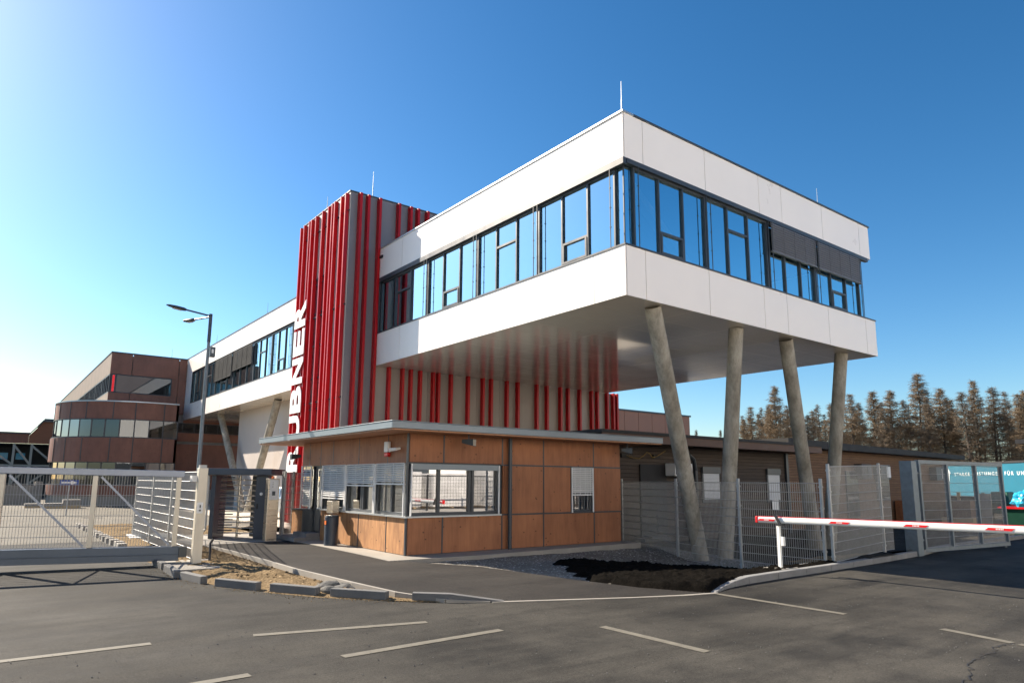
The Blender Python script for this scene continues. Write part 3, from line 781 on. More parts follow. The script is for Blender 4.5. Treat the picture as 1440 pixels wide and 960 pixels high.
# ------------------------------------------------------------------ brown office building with rounded front
br = thing('brown_building', 'dark brown panelled office building with a rounded lower front', 'building', (6.3, 53, 0))
XB, YB = 6.25, 53.0
mb = MB()
FBf = dict(O=(0, YB, 0), u=(1, 0, 0), n=(0, -1, 0))
f = FB(mb, **FBf)
for a, b in ((XB, 7.55), (7.58, 10.55), (10.58, 11.1)):
    f.box(a + .01, b - .01, -.05, 0, 8.83, 10.27); f.box(a + .01, b - .01, -.05, 0, 6.3, 7.54)
f.box(10.16, 10.56, -.05, .0, 7.55, 8.82); f.box(10.58, 11.1, -.05, 0, 7.55, 8.82)
for a, b in ((10.3, 13.9), (13.93, 17.5)):
    f.box(a, b, -.05, 0, 4.4, 5.0 if a < 11 else 5.0)
f.box(11.13, 18, -.05, 0, 5.72, 5.9)
f.box(10.3, 12.2, -.05, 0, .0, 1.0); f.box(10.3, 18, -.05, -.001, 1.0, 4.2)
mb.box(XB + .06, 18, YB + .3, 53.6, 0, 10.2, 1); mb.box(XB + .3, 18, 53.6, 95, 0, 10.2, 1)
mb.build('front_wall', [WOODB, INT], br)
mb = MB(); mb.box(XB, XB + .05, YB + .06, 95, 8.83, 10.27); mb.box(XB, XB + .05, YB + .06, 95, 6.3, 7.54); mb.build('side_wall', WOODBL, br)
mb = MB(); mb.box(XB - .04, 11.08, YB - .05, YB + .3, 10.275, 10.36); mb.box(XB - .04, XB + .3, YB + .3, 95, 10.275, 10.36); mb.build('roof_cap', CAP, br)
FBs = dict(O=(XB, 0, 0), u=(0, 1, 0), n=(-1, 0, 0))
bay(br, FBf, XB + .12, 6.62, 7.56, 8.81, '', n=1, gl=GLM, guides=False, d=-.06); bay(br, FBf, 6.64, 10.14, 7.56, 8.81, '', n=1, gl=GLG, guides=False, d=-.06)
for k in range(6): bay(br, FBs, YB + .12 + k * 3.6, YB + 3.7 + k * 3.6, 7.56, 8.81, '', n=4, gl=GLM, guides=False, d=-.06)
for k in range(4): bay(br, FBf, 10.35 + k * 1.6, 11.92 + k * 1.6, 5.02, 5.70, '', n=2, gl=GLG, guides=False, d=-.06)
# rounded front
cx, cy, RR = 8.55, 55.6, 5.0
def arc_pts(r_off=0.):
    P = [(10.3, cy - RR - r_off), (9.4, cy - RR - r_off)]
    for k in range(0, 29):
        t = -math.pi / 2 - k / 18 * math.pi / 2; P.append((cx + (RR + r_off) * math.cos(t), cy + (RR + r_off) * math.sin(t)))
    return P


def skin(mb, z0, z1, off_=0., m=0, cap=True, thick=.15):
    A_ = arc_pts(off_); B_ = arc_pts(off_ - thick)
    for i in range(len(A_) - 1):
        a0, a1, b0, b1 = A_[i], A_[i + 1], B_[i], B_[i + 1]
        mb.add([(*a0, z0), (*a1, z0), (*b1, z0), (*b0, z0), (*a0, z1), (*a1, z1), (*b1, z1), (*b0, z1)],
               [(0, 4, 5, 1), (0, 1, 2, 3), (4, 7, 6, 5), (0, 3, 7, 4), (1, 5, 6, 2)], m)
    # east end return
    mb.box(10.3 - thick, 10.3 + .0, cy - RR - off_ + .0, 53.2, z0 + .001, z1 - .001, m)


mb = MB(); skin(mb, 5.6, 6.72); mb.build('curved_wall', WOODB, br); mb = MB(); skin(mb, 2.80, 4.37, .12); mb.build('curved_wall', WOODB, br); mb = MB(); skin(mb, .62, 1.3, .1); mb.build('curved_wall', WOODB, br)
for i in (1, 4, 7, 11, 14, 17, 21):                                    # panel joints
    for off_, za, zb in ((.125, 2.82, 4.35), (.005, 5.62, 6.7)):
        x, y = arc_pts(off_)[i]; mb = MB(); mb.box(x - .03, x + .03, y - .03, y + .03, za, zb); mb.build('joint_strip', FRAME, br)
mb = MB(); skin(mb, 0, .61, .0); mb.build('plinth', SLAB, br)
mb = MB(); mb.prism([(p[0], p[1]) for p in arc_pts(.06)] + [(10.3, 58.9)], 6.73, 6.80); mb.build('curved_roof', SILVER, br)
mb = MB(); mb.prism([(p[0], p[1]) for p in arc_pts(-1.2)] + [(10.25, 57.5)], 0, 6.6); mb.build('core', HALLIN, br)
for z0, z1 in ((4.4, 5.58), (1.33, 2.78)):
    P = arc_pts(-.02); mb = MB(); segs = []
    for i in range(len(P) - 1):
        L_ = math.dist(P[i], P[i + 1]); n = max(1, round(L_ / .85))
        if i >= 2 and i % 2: continue
        if 2 <= i:
            j = min(i + 2, len(P) - 1); segs.append((P[i], P[j])); continue
        for k in range(n): segs.append((tuple(P[i][c] + (P[i + 1][c] - P[i][c]) * k / n for c in (0, 1)), tuple(P[i][c] + (P[i + 1][c] - P[i][c]) * (k + 1) / n for c in (0, 1))))
    gm = MB()
    for a, b in segs:
        mb.box(a[0] - .035, a[0] + .035, a[1] - .035, a[1] + .035, z0, z1)
        gm.quad((*a, z0), (*b, z0), (*b, z1), (*a, z1))
    P2 = arc_pts(.02)
    for a, b in zip(P2, P2[1:]): mb.bar((*a, z0), (*b, z0), .12, .08); mb.bar((*a, z1), (*b, z1), .06, .05)
    wo = mb.build('window', FRAME, br); wo['label'] = 'curved ribbon window'
    gm.build('pane', GLG, wo)
rod(br, 10.2, 54, 10.36, .8)

# ------------------------------------------------------------------ far timber hall at the left
hl = thing('timber_hall', 'dark open production hall with reddish fascia and pale roof trusses at the far left', 'building', (0, 75, 0))
mb = MB(); mb.box(-14, 9, 83, 84, 0, 5); mb.box(-14, 9, 75.5, 83, 4.72, 4.78); mb.box(-14, 9, 75.5, 83, .01, .05); mb.build('back_wall', HALLIN, hl)
mb = MB(); mb.box(-14, 3.0, 74.8, 75.2, 4.78, 5.60); mb.build('fascia', WOODB, hl)
mb = MB(); mb.add([(3.02, 74.8, 4.78), (9, 74.8, 4.78), (9, 74.8, 6.75), (4.0, 74.8, 6.75), (3.02, 74.8, 5.5), (3.02, 75.2, 4.78), (9, 75.2, 4.78), (9, 75.2, 6.75), (4.0, 75.2, 6.75), (3.02, 75.2, 5.5)],
                  [(0, 1, 2, 3, 4), (9, 8, 7, 6, 5), (0, 5, 6, 1), (2, 7, 8, 3), (3, 8, 9, 4)]); mb.build('raised_gable', ORW, hl)
mb = MB(); mb.box(-14, 3.1, 74.6, 84, 5.61, 5.75); mb.box(4.0, 9, 74.5, 84, 6.76, 7.05); mb.bar((3.05, 79.3, 5.66), (4.0, 79.3, 6.9), 9.4, .1, up=(0, 0, 1)); mb.build('roof', CAP, hl)
for x0, x1 in ((-2.4, -.2), (-.2, 2.0), (2.0, 3.3), (3.3, 5.2), (5.2, 6.2)):
    mb = MB(); mb.box(x1 - .09, x1 + .09, 74.9, 75.1, 0, 4.76); mb.box(x0 + .1, x1 - .1, 74.95, 75.05, 2.75, 2.9)
    mb.bar((x0, 75, 4.6), (x1, 75, 2.9), .16, .16); mb.bar((x1, 75, 2.8), (x0, 75, 1.2), .16, .16); mb.build('truss', STEELT, hl)
mb = MB()
for i, (x, z, c) in enumerate(((-.5, 3.3, 0), (.4, 3.4, 0), (1.0, 3.4, 1), (2.3, 3.4, 1), (-.3, 2.5, 0), (.6, 2.0, 0))): mb.box(x, x + .7, 78, 78.3, z, z + .6, c)
mb.build('stacked_goods', [INTL, BLUEW], hl)

# ------------------------------------------------------------------ brown panel hall behind (centre)
bk = thing('panelled_hall', 'low terracotta panelled hall behind the red fins and the slanting columns', 'building', (45, 40, 0))
mb = MB()
for k in range(9): a = 51.85 - (k + 1) * 1.75; mb.box(a + .02, a + 1.73, 40, 40.05, 0, 7.75)
mb.box(36, 51.8, 40.06, 60, 0, 7.7); mb.build('wall', TERRA, bk)
mb = MB(); mb.box(35.9, 51.95, 39.9, 60, 7.76, 7.9); mb.build('roof_cap', CAP, bk)

# ------------------------------------------------------------------ gatehouse
GX, GY, GE, GB = 7.81, 14.02, 14.88, 21.2
gh = thing('gatehouse', 'small wood panelled gatehouse with flat metal canopy and silver blinds', 'gatehouse', (GX, GY, 0))
GL_ = dict(O=(GX, 0, 0), u=(0, 1, 0), n=(-1, 0, 0)); GF = dict(O=(0, GY, 0), u=(1, 0, 0), n=(0, -1, 0))
T = .04
zl0, zl1, zu0, zu1 = .08, .90, 2.16, 2.84
mb = MB(); f = FB(mb, **GF)
sx = [GX + .03, 8.79, 10.55, 11.93, 13.79, GE]
for a, b in zip(sx, sx[1:]): f.box(a + .02, b - .02, -T, 0, zl0, zl1); f.box(a + .02, b - .02, -T, 0, zu0 + .02, zu1)
f.box(10.57, 10.60, -T, 0, zl1 + .04, zu0 - .02)
f.box(10.62, 11.91, -T, 0, zl1 + .04, zu0 - .02); f.box(11.95, 12.90, -T, 0, zl1 + .04, zu0 - .02); f.box(13.81, GE, -T, 0, zl1 + .04, zu0 - .02)
mb.build('front_wall', WOODG, gh)
mb = MB(); f = FB(mb, **GL_)
for a, b in ((GY + .05, 14.97), (14.99, 16.5), (16.52, 18.6), (18.62, 18.98), ): f.box(a + .015, b - .015, -T, 0, zl0, zl1)
mb.build('lower_side_wall', WOODL, gh)
mb = MB(); f = FB(mb, **GL_)
for a, b in zip((GY + .05, 15.0, 16.62, 18.28, 19.16, 20.0, 20.6), (15.0, 16.62, 18.28, 19.16, 20.0, 20.6)): f.box(a + .015, b - .015, -T, 0, zu0, zu1)
mb.build('upper_side_wall', WOODG, gh)
# dark carcass behind the panels, window openings left free
mb = MB(); f = FB(mb, **GF)
f.box(GX + .05, GE, -.2, -T - .01, 0, .93); f.box(GX + .05, GE, -.2, -T - .01, 2.14, zu1)
f.box(10.5, 12.92, -.2, -T - .01, .93, 2.14); f.box(13.78, GE, -.2, -T - .01, .93, 2.14)
f = FB(mb, **GL_); f.box(GY + .21, 19.0, -.2, -T - .01, 0, .93); f.box(GY + .21, 20.6, -.2, -T - .01, 2.14, zu1)
mb.box(GX + .21, GE, 20.4, 20.6, 0, zu1); mb.box(GE - .2, GE, GY + .21, 20.39, 0, zu1)
mb.box(GX - .02, GX + .02, GY - .02, GY + .03, .05, zu1)
for x in sx[1:-1]:
    mb.box(x - .018, x + .018, GY - .006, GY + .03, .06, zl1 + .01); mb.box(x - .018, x + .018, GY - .006, GY + .03, zu0 + .01, zu1)
mb.box(11.92, 11.95, GY - .006, GY + .03, .93, 2.14)
mb.box(10.5, GE, GY - .012, GY + .03, zl1 + .002, zl1 + .038); mb.box(10.5, GE, GY - .012, GY + .03, zu0 - .018, zu0 + .018)
for y in (14.98, 16.51): mb.box(GX - .006, GX + .03, y - .016, y + .016, .06, zl1)
for y in (15.0, 16.62, 18.28, 19.16, 20.0): mb.box(GX - .006, GX + .03, y - .014, y + .014, zu0, zu1)
mb.box(GX - .0, GX + .1, 18.97, 19.05, 0, 2.16); 
mb.build('frame_strips', FRAME, gh)
mb = MB(); mb.box(GX + .21, GE - .21, GY + .21, 20.39, .2, .24); mb.box(GX + .21, GE - .21, GY + .21, 20.39, 2.6, 2.64); mb.box(11.2, 11.3, GY + .22, 20.38, .25, 2.59); mb.build('interior', INTL, gh)
# sill
mb = MB(); mb.box(GX - .07, GX + .1, GY - .07, 18.98, .905, .94); mb.box(GX + .1, 10.5, GY - .06, GY + .1, .905, .941); mb.build('window_sill', SILVER, gh)


def gwin(fac, s0, s1, z0, z1, divs, gl, blind=0., slat=True, label=None):
    mb = MB(); f = FB(mb, **fac)
    f.box(s0, s0 + .05, -.12, -.05, z0, z1); f.box(s1 - .05, s1, -.12, -.05, z0, z1); f.box(s0 + .05, s1 - .05, -.12, -.05, z0, z0 + .07); f.box(s0 + .05, s1 - .05, -.12, -.05, z1 - .05, z1)
    for d_ in divs: f.box(d_ - .035, d_ + .035, -.12, -.045, z0 + .07, z1 - .05)
    wo = mb.build('window', FRAME, gh)
    if label: wo['label'] = label
    mb = MB(); f = FB(mb, **fac); f.pane(s0 + .03, s1 - .03, -.09, z0 + .03, z1 - .03); mb.build('pane', gl, wo)
    mb = MB(); f = FB(mb, **fac)
    zz = z1
    if slat:
        while zz > z1 - blind:
            a = f.p(s0 + .03, .02, zz); b = f.p(s1 - .03, .02, zz); c = f.p(s1 - .03, -.03, zz + .03); d = f.p(s0 + .03, -.03, zz + .03)
            mb.quad(a, b, c, d); mb.quad(f.p(s0 + .03, .02, zz), f.p(s1 - .03, .02, zz), f.p(s1 - .03, .018, zz - .014), f.p(s0 + .03, .018, zz - .014))
            zz -= .052
        f.box(s0 + .03, s1 - .03, -.03, .02, zz - .03, zz)
        for k in range(4):
            s = s0 + .12 + (s1 - s0 - .24) * k / 3; f.box(s - .006, s + .006, .021, .026, zz, z1)
    else:
        f.box(s0 + .03, s1 - .03, -.04, .02, z1 - blind, z1)
        mb.build('blind_box', FASC, wo); mb = MB(); f = FB(mb, **fac)
    for s in (s0 + .0, s1 - .03): f.box(s, s + .028, .0, .035, z0, z1)
    mb.build('blind_rail', BLINDL, wo) if not slat else mb.build('blind', BLINDL, wo)
    return wo


gwin(GL_, 14.12, 15.62, .945, 2.15, (14.86,), GLC, .42, label='window with its silver blind a third lowered')
gwin(GL_, 15.66, 17.34, .945, 2.15, (16.4, 16.5), GLC, .48, label='window with its silver blind lowered over the top')
gwin(GL_, 17.38, 18.94, .945, 2.15, (18.1,), GLC, .85, label='window with its silver blind mostly lowered')
gwin(GF, 7.9, 10.45, .945, 2.14, (8.7, 9.58, 9.68), GLM, .13, slat=False, label='large front window mirroring white stacks')
gwin(GF, 12.93, 13.76, .92, 2.14, (), GLM, .68, label='small front window with its blind half lowered')
mb = MB(); f = FB(mb, **GL_); z = 2.15
while z > 1.0: f.mb.quad(f.p(19.82, .03, z), f.p(20.52, .03, z), f.p(20.52, -.02, z + .03), f.p(19.82, -.02, z + .03)); z -= .052
f.box(19.79, 19.82, 0, .04, .9, 2.16); f.box(20.52, 20.55, 0, .04, .9, 2.16)
mb.build('blind', BLINDL, gh)
mb = MB(); mb.box(GX + .04, GX + .06, 19.8, 20.55, .95, 2.14); mb.build('side_window', GLC, gh)
mb = MB(); mb.box(GX - .2, GX + .2, 19.86, 20.7, 0, .86, 0); mb.box(GX - .24, GX + .2, 19.8, 20.74, .862, .9, 1); mb.box(GX - .21, GX + .2, 19.78, 19.855, 0, .86, 1); mb.build('counter', [WOODL, CAP], gh)
mb = MB(); mb.box(GX + .1, GX + .17, 19.06, 19.14, .12, 2.15); mb.box(GX + .1, GX + .17, 19.69, 19.77, .12, 2.15); mb.box(GX + .1, GX + .17, 19.14, 19.69, .12, .25); mb.box(GX + .1, GX + .17, 19.14, 19.69, 2.07, 2.15); do = mb.build('door', FRAME, gh)
mb = MB(); mb.quad((GX + .13, 19.13, .24), (GX + .13, 19.7, .24), (GX + .13, 19.7, 2.08), (GX + .13, 19.13, 2.08)); mb.build('pane', GLC, do)
mb = MB(); mb.tube([(GX + .1, 19.2, 1.0), (GX + .02, 19.2, 1.0), (GX + .02, 19.2, 1.4), (GX + .1, 19.2, 1.4)], .012); mb.build('handle', STEEL, do)
mb = MB(); mb.box(GX - .75, GX - .0, 18.95, 20.6, .05, .16); mb.box(GX - .4, GX - .0, 19.0, 20.0, .16, .26); mb.build('step', KERB, gh)
# canopy
mb = MB(); CX0, CX1, CY0, CY1 = 6.98, 15.9, 13.25, 22.3
mb.box(CX0, CX1, CY0, CY0 + .03, 2.88, 3.03); mb.box(CX0, CX0 + .03, CY0 + .03, CY1, 2.88, 3.03); mb.box(CX0 - .015, CX1, CY0 - .015, CY1, 3.031, 3.05); mb.box(CX1 - .03, CX1, CY0 + .03, CY1, 2.88, 3.03)
ca = mb.build('canopy', FASC, gh, bevel=.006)
mb = MB(); mb.box(CX0 + .031, CX1 - .031, CY0 + .031, CY1, 2.845, 2.875); mb.build('canopy_soffit', WOODS, gh)
mb = MB(); mb.cyl((10.73, GY - .1, .06), (10.73, GY - .1, 2.84), .05, .05, 14); mb.cyl((10.73, GY - .1, .35), (10.73, GY - .1, .39), .06, .06, 14); mb.cyl((10.73, GY - .1, .85), (10.73, GY - .1, .88), .06, .06, 14); mb.build('downpipe', FRAME, gh, smooth=True)


def flood(x, y, z, dx, dy, s=1.):
    mb = MB(); mb.cyl((x, y, z + .2), (x, y, z + .06), .015, .015, 6); d = Vector((dx, dy, 0)).normalized(); r = Vector((-d.y, d.x, 0))
    c = Vector((x, y, z)); P = []
    for t, w, h0, h1 in ((-.12, .07, -.03, .04), (.12, .11, -.09, .05)):
        for a_, b_ in ((-1, h0), (1, h0), (1, h1), (-1, h1)): P.append(c + d * t * s + r * a_ * w * s + Vector((0, 0, b_ * s)))
    mb.add(P, [(0, 1, 2, 3), (7, 6, 5, 4), (0, 4, 5, 1), (1, 5, 6, 2), (2, 6, 7, 3), (3, 7, 4, 0)]); fl = mb.build('floodlight', CAP, gh)
    mb = MB(); q = [c + d * .125 * s + r * a_ * .09 * s + Vector((0, 0, b_ * s)) for a_, b_ in ((-1, -.08), (1, -.08), (1, .04), (-1, .04))]; mb.quad(*q); mb.build('lamp_lens', LAMPG, fl)


flood(9.2, GY - .45, 2.68, .6, -.8, 1.2); flood(14.75, GY - .4, 2.66, .7, -.7, 1.2); flood(GX - .3, 20.4, 2.45, -.9, .1, 1.2)
mb = MB(); mb.box(GX - .1, GX - .005, 14.85, 15.05, 2.42, 2.68); mb.build('alarm_siren', WPLAST, gh, bevel=.02)
mb = MB(); mb.box(GX - .095, GX - .005, 14.86, 15.04, 2.32, 2.418); mb.build('alarm_lamp', REDP, gh, bevel=.02)
mb = MB(); mb.cyl((GX - .005, 14.4, 2.5), (GX - .12, 14.4, 2.48), .03, .03, 8); mb.cyl((GX - .12, 14.35, 2.48), (GX - .16, 14.6, 2.47), .035, .045, 10); mb.build('camera_unit', WPLAST, gh)
# things in the office
ch = thing('office_chair', 'dark high backed office chair inside the gatehouse behind the corner window', 'chair', (8.7, 15.0, .24))
mb = MB(); mb.box(8.48, 8.92, 14.85, 15.3, .66, .74); mb.build('seat', BLK, ch, bevel=.03)
mb = MB(); mb.box(8.86, 8.95, 14.85, 15.3, .8, 1.55); mb.build('backrest', BLK, ch, bevel=.05)
mb = MB(); mb.cyl((8.7, 15.07, .3), (8.7, 15.07, .66), .03); [mb.bar((8.7, 15.07, .33), (8.7 + .28 * math.cos(k * 1.257), 15.07 + .28 * math.sin(k * 1.257), .29), .04, .03) for k in range(5)]; mb.build('base', CAP, ch)
dk = thing('desk', 'pale wooden desk inside the gatehouse below the windows', 'desk', (8.4, 16, .24))
mb = MB(); mb.box(8.05, 8.6, 14.4, 18.4, .9, .94); mb.build('desktop', TIMB, dk)
for y in (14.5, 16.4, 18.3):
    mb = MB(); mb.box(8.1, 8.55, y - .02, y + .02, .24, .9); mb.build('leg', CAP, dk)
mb = MB(); mb.box(8.01, 8.03, 14.3, 14.62, 1.02, 1.36); tag(mb.build('window_notice', WPLAST, origin=(8.01, 14.4, 1.02)), 'white paper notice behind the gatehouse corner window', 'notice')
# litter bin + post box
bn = thing('litter_bin', 'black cylindrical litter bin standing at the gatehouse wall', 'bin', (7.45, 17.35, .06))
mb = MB(); mb.cyl((7.45, 17.35, .06), (7.45, 17.35, .78), .175, .18, 28); mb.build('body', NAVY, bn, smooth=True)
mb = MB(); mb.cyl((7.45, 17.35, .781), (7.45, 17.35, .83), .185, .17, 28); mb.build('lid', FRAME, bn, smooth=True)
mb = MB(); mb.box(7.262, 7.27, 17.27, 17.37, .6, .7); mb.build('sticker', ORANGE, bn)
bx = MB(); bx.box(7.5, 7.72, 17.5, 17.85, .86, 1.2); tag(bx.build('wall_ashtray', STEEL, origin=(7.6, 17.6, .86), bevel=.02), 'small stainless steel box fixed above the litter bin', 'ashtray box')

# ------------------------------------------------------------------ cabins east of the gatehouse
cb = thing('dark_cabin', 'low dark plank clad cabin with white roller shutters behind the columns', 'cabin', (14.95, 16, -.3))
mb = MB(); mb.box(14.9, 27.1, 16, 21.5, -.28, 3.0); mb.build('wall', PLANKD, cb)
mb = MB(); mb.box(14.92, 27.9, 14.9, 22, 3.02, 3.06); mb.build('roof_soffit', FASCB, cb)
mb = MB(); mb.box(15.0, 27.95, 14.85, 14.9, 3.0, 3.26); mb.box(27.9, 27.95, 14.91, 22, 3.0, 3.26); mb.build('fascia', FASCB, cb)
mb = MB(); mb.box(14.92, 28.0, 14.8, 22.1, 3.262, 3.36); mb.build('roof', BLACK, cb)
mb = MB(); mb.box(17.9, 19.25, 15.93, 15.99, -.25, 2.36); mb.build('door_opening', BLACK, cb)
for x0, x1, za in ((21.36, 22.3, 1.15), (25.6, 26.42, 1.1)):
    mb = MB(); mb.box(x0 - .07, x1 + .07, 15.95, 15.995, za - .12, 2.32); mb.box(x0 - .07, x1 + .07, 15.9, 15.949, 2.1, 2.34); wo = mb.build('window', FRAME, cb)
    mb = MB(); z = 2.09
    while z > za: mb.box(x0, x1, 15.93, 15.948, z - .05, z - .006); z -= .05
    mb.build('shutter', M('shutter_white', (.55, .57, .6), .5, var=.03) if x0 < 22 else bpy.data.materials['shutter_white'], wo)
mb = MB(); mb.box(26.95, 27.12, 15.9, 15.995, -.28, 3.0); mb.build('corner_post', FRAME, cb)
mb = MB()
for x in (17.0, 18.6, 20.0): mb.box(x, x + .35, 15.94, 15.99, 2.58, 2.72)
mb.build('wall_vent', BLACK, cb)
mb = MB(); mb.tube([(17.2, 15.9, 2.64), (17.5, 15.88, 2.56), (17.8, 15.88, 2.55), (18.0, 15.88, 2.64), (18.2, 15.88, 2.78), (18.35, 15.88, 2.72), (18.5, 15.9, 2.6), (18.75, 15.9, 2.66), (19.2, 15.9, 2.86)], .012, 6); mb.build('cable', YEL, cb)
mb = MB(); mb.tube([(20.3, 15.9, 3.0), (20.35, 15.8, 2.75), (20.7, 15.85, 2.6), (20.85, 15.9, 2.2), (20.85, 15.9, 0)], .07, 10); mb.build('downpipe', FRAME, cb, smooth=True)
ac = thing('air_conditioner', 'white box air conditioner mounted on the dark cabin wall', 'air conditioner', (19.2, 15.7, 2.0))
mb = MB(); mb.box(19.15, 20.1, 15.45, 15.9, 1.98, 2.42); mb.build('casing', WPLAST, ac, bevel=.02)
mb = MB(); 
for k in range(7): mb.box(19.2 + k * .08, 19.215 + k * .08, 15.44, 15.449, 2.04, 2.37)
for k in range(6): mb.box(19.2, 19.7, 15.435, 15.4395, 2.05 + k * .06, 2.06 + k * .06)
mb.box(19.18, 19.72, 15.4492, 15.4498, 2.03, 2.38); mb.build('grille', FRAME, ac)
mb = MB(); mb.box(25.72, 26.2, 15.88, 15.9, .68, 1.08); tag(mb.build('white_poster', WPLAST, origin=(25.7, 15.89, .68)), 'white notice sheet below the shutter of the dark cabin', 'notice')
c2 = thing('larch_cabin', 'long low cabin of lighter weathered boards with flat black roof', 'cabin', (28, 17, -.4))
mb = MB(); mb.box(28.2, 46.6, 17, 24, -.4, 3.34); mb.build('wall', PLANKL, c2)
mb = MB(); mb.add([(27.9, 16.3, 3.36), (47.4, 16.3, 3.26), (47.4, 25, 3.26), (27.9, 25, 3.36), (27.9, 16.3, 3.72), (47.4, 16.3, 3.50), (47.4, 25, 3.50), (27.9, 25, 3.72)],
                  [(0, 3, 2, 1), (4, 5, 6, 7), (0, 1, 5, 4), (1, 2, 6, 5), (2, 3, 7, 6), (3, 0, 4, 7)]); mb.build('roof', BLACK, c2)
for x0, x1, a, b in ((34.0, 35.2, .1, 2.4), (37.2, 38.6, .9, 2.3), (40.8, 41.8, .9, 2.3)):
    mb = MB(); mb.box(x0, x1, 16.93, 16.99, a, b); wo = mb.build('window', FRAME, c2)
    mb = MB(); mb.quad((x0 + .06, 16.92, a + .06), (x1 - .06, 16.92, a + .06), (x1 - .06, 16.92, b - .06), (x0 + .06, 16.92, b - .06)); mb.build('pane', GLG, wo)
for x, w in ((35.0, 1.), (37.0, 1.1), (43.9, 1.3)):
    a2 = thing('air_conditioner', {35.0: 'dark air conditioner on the larch cabin wall left of the taller pair', 37.0: 'air conditioner with pale front on the larch cabin near the gate post', 43.9: 'air conditioner on the larch cabin seen through the open gate'}[x], 'air conditioner', (x, 16.7, 2.2))
    mb = MB(); mb.box(x, x + w, 16.6, 16.98, 2.0, 2.75); mb.build('casing', BLK if x == 35. else CAP, a2, bevel=.02)
    mb = MB(); mb.box(x + w * .55, x + w - .06, 16.57, 16.598, 2.1, 2.66); mb.build('grille', WPLAST if x > 36 else CAP, a2)
mb = MB(); mb.box(39.0, 40.2, 16.4, 16.9, -.35, .9, 0); mb.box(39.15, 40.05, 16.37, 16.398, .3, .8, 1); tag(mb.build('wooden_cupboard', [WOODG, WPLAST], origin=(39, 16.4, -.35)), 'reddish cupboard with pale sheet standing at the larch cabin', 'cupboard')

# ------------------------------------------------------------------ fences
def wire_panel(root, p, q, zb0, zb1, h, rows, r=.0042, sp=.05, mat=GALV):
    p = Vector((p[0], p[1], 0)); q = Vector((q[0], q[1], 0)); L_ = (q - p).length; d = (q - p) / L_; nrm = Vector((-d.y, d.x, 0))
    mb = MB(); n = int(L_ / sp)
    for i in range(n + 1):
        t = i / n; b = p + (q - p) * t; zz = zb0 + (zb1 - zb0) * t
        mb.cyl((b.x, b.y, zz), (b.x, b.y, zz + h + .02), r, r, 4, caps=False)
    for k in range(rows + 1):
        dz = h * k / rows
        for s in (-1, 1):
            a = p + nrm * s * .006; b = q + nrm * s * .006
            mb.cyl((a.x, a.y, zb0 + dz), (b.x, b.y, zb1 + dz), r * 1.25, r * 1.25, 4, caps=False)
    return mb.build('mesh_panel', mat, root)


def fence(name, label, pts, tops, h, rows=10, wr=.0042, extra=.05, pw=.06, post=GALV, sink=.3, skip=(), group=None, pmat=GALV):
    """pts: list of (x,y); tops: z of the panel top at each post"""
    rt = thing(name, label, 'fence', (pts[0][0], pts[0][1], tops[0] - h), group)
    for i, ((x, y), z) in enumerate(zip(pts, tops)):
        if i in skip: continue
        mb = MB(); mb.box(x - pw / 2, x + pw / 2, y - .025, y + .025, z - h - sink, z + extra)
        for k in range(5): mb.box(x - pw / 2 - .008, x + pw / 2 + .008, y - .035, y + .035, z - h + .1 + k * (h - .2) / 4, z - h + .14 + k * (h - .2) / 4)
        mb.build('post', post, rt)
    for i in range(len(pts) - 1):
        a, b = Vector(pts[i]), Vector(pts[i + 1]); d = (b - a).normalized() * .035
        wire_panel(rt, a + d, b - d, tops[i] - h, tops[i + 1] - h, h, rows, r=wr, mat=pmat)
    return rt


fence('wire_fence', 'galvanised wire mesh fence from the gatehouse past the slanting columns', [(16.5, 15.5), (15.26, 12.31), (14.53, 9.85), (14.62, 7.85)], [1.76, 1.76, 1.76, 1.76], 2.03, extra=.1, wr=.0052)
fence('wire_fence', 'taller wire mesh fence panels between the barrier and the square steel gate post', [(14.72, 7.72), (17.6, 7.95), (18.2, 7.98)], [2.12, 2.2, 2.2], 2.03, extra=.06, skip=(2,), wr=.005)
fence('wire_fence', 'short wire mesh fence between card terminal and gatehouse', [(7.2, 20.3), (7.62, 20.75), (7.75, 21.1)], [1.95, 1.95, 1.95], 1.83, rows=9, skip=(1,))
fence('wire_fence', 'wire mesh fence between card terminal and the red fins', [(7.25, 20.6), (9.2, 22.4)], [1.95, 1.95], 1.83, rows=9)
fence('wire_fence', 'wire mesh fence running back behind the sliding gate', [(3.75, 15.9), (3.75, 18.4), (3.75, 20.7), (3.75, 23.2)], [1.9, 1.9, 1.9, 1.9], 1.83, rows=9, skip=(0,))
fence('wire_fence', 'narrow wire mesh fence between gate post and turnstile', [(3.95, 16.2), (4.5, 18.8), (5.1, 21.4)], [1.93, 1.93, 1.93], 1.83, rows=9, skip=(0, 1))

# right gate post and open leaf
gp_ = MB(); gp_.box(18.62, 18.92, 7.6, 7.9, -.1, 2.34); tag(gp_.build('gate_post', GALVP, origin=(18.8, 7.75, 0), bevel=.01), 'thick square galvanised steel post carrying the open gate leaf', 'gate post')
lf = thing('swing_gate', 'galvanised mesh gate leaf standing open beside the larch cabin', 'gate', (19.3, 7.75, 0))
a = Vector((19.35, 7.75)); b = Vector((23.6, 7.25))
mb = MB()
def P(t, z): p = a + (b - a) * t; return (p.x, p.y, z)
for t in (0, .31, .66, 1): mb.bar(P(t, .15), P(t, 2.3), .1, .1)
mb.bar(P(-.012, .1), P(1.012, .1), .1, .1); mb.bar(P(-.012, 2.33), P(1.012, 2.33), .1, .1)
mb.build('frame', GALVP, lf)
for t0, t1 in ((.012, .3), (.32, .65), (.67, .99)): wire_panel(lf, P(t0, 0)[:2], P(t1, 0)[:2], .16, .16, 2.1, 9)
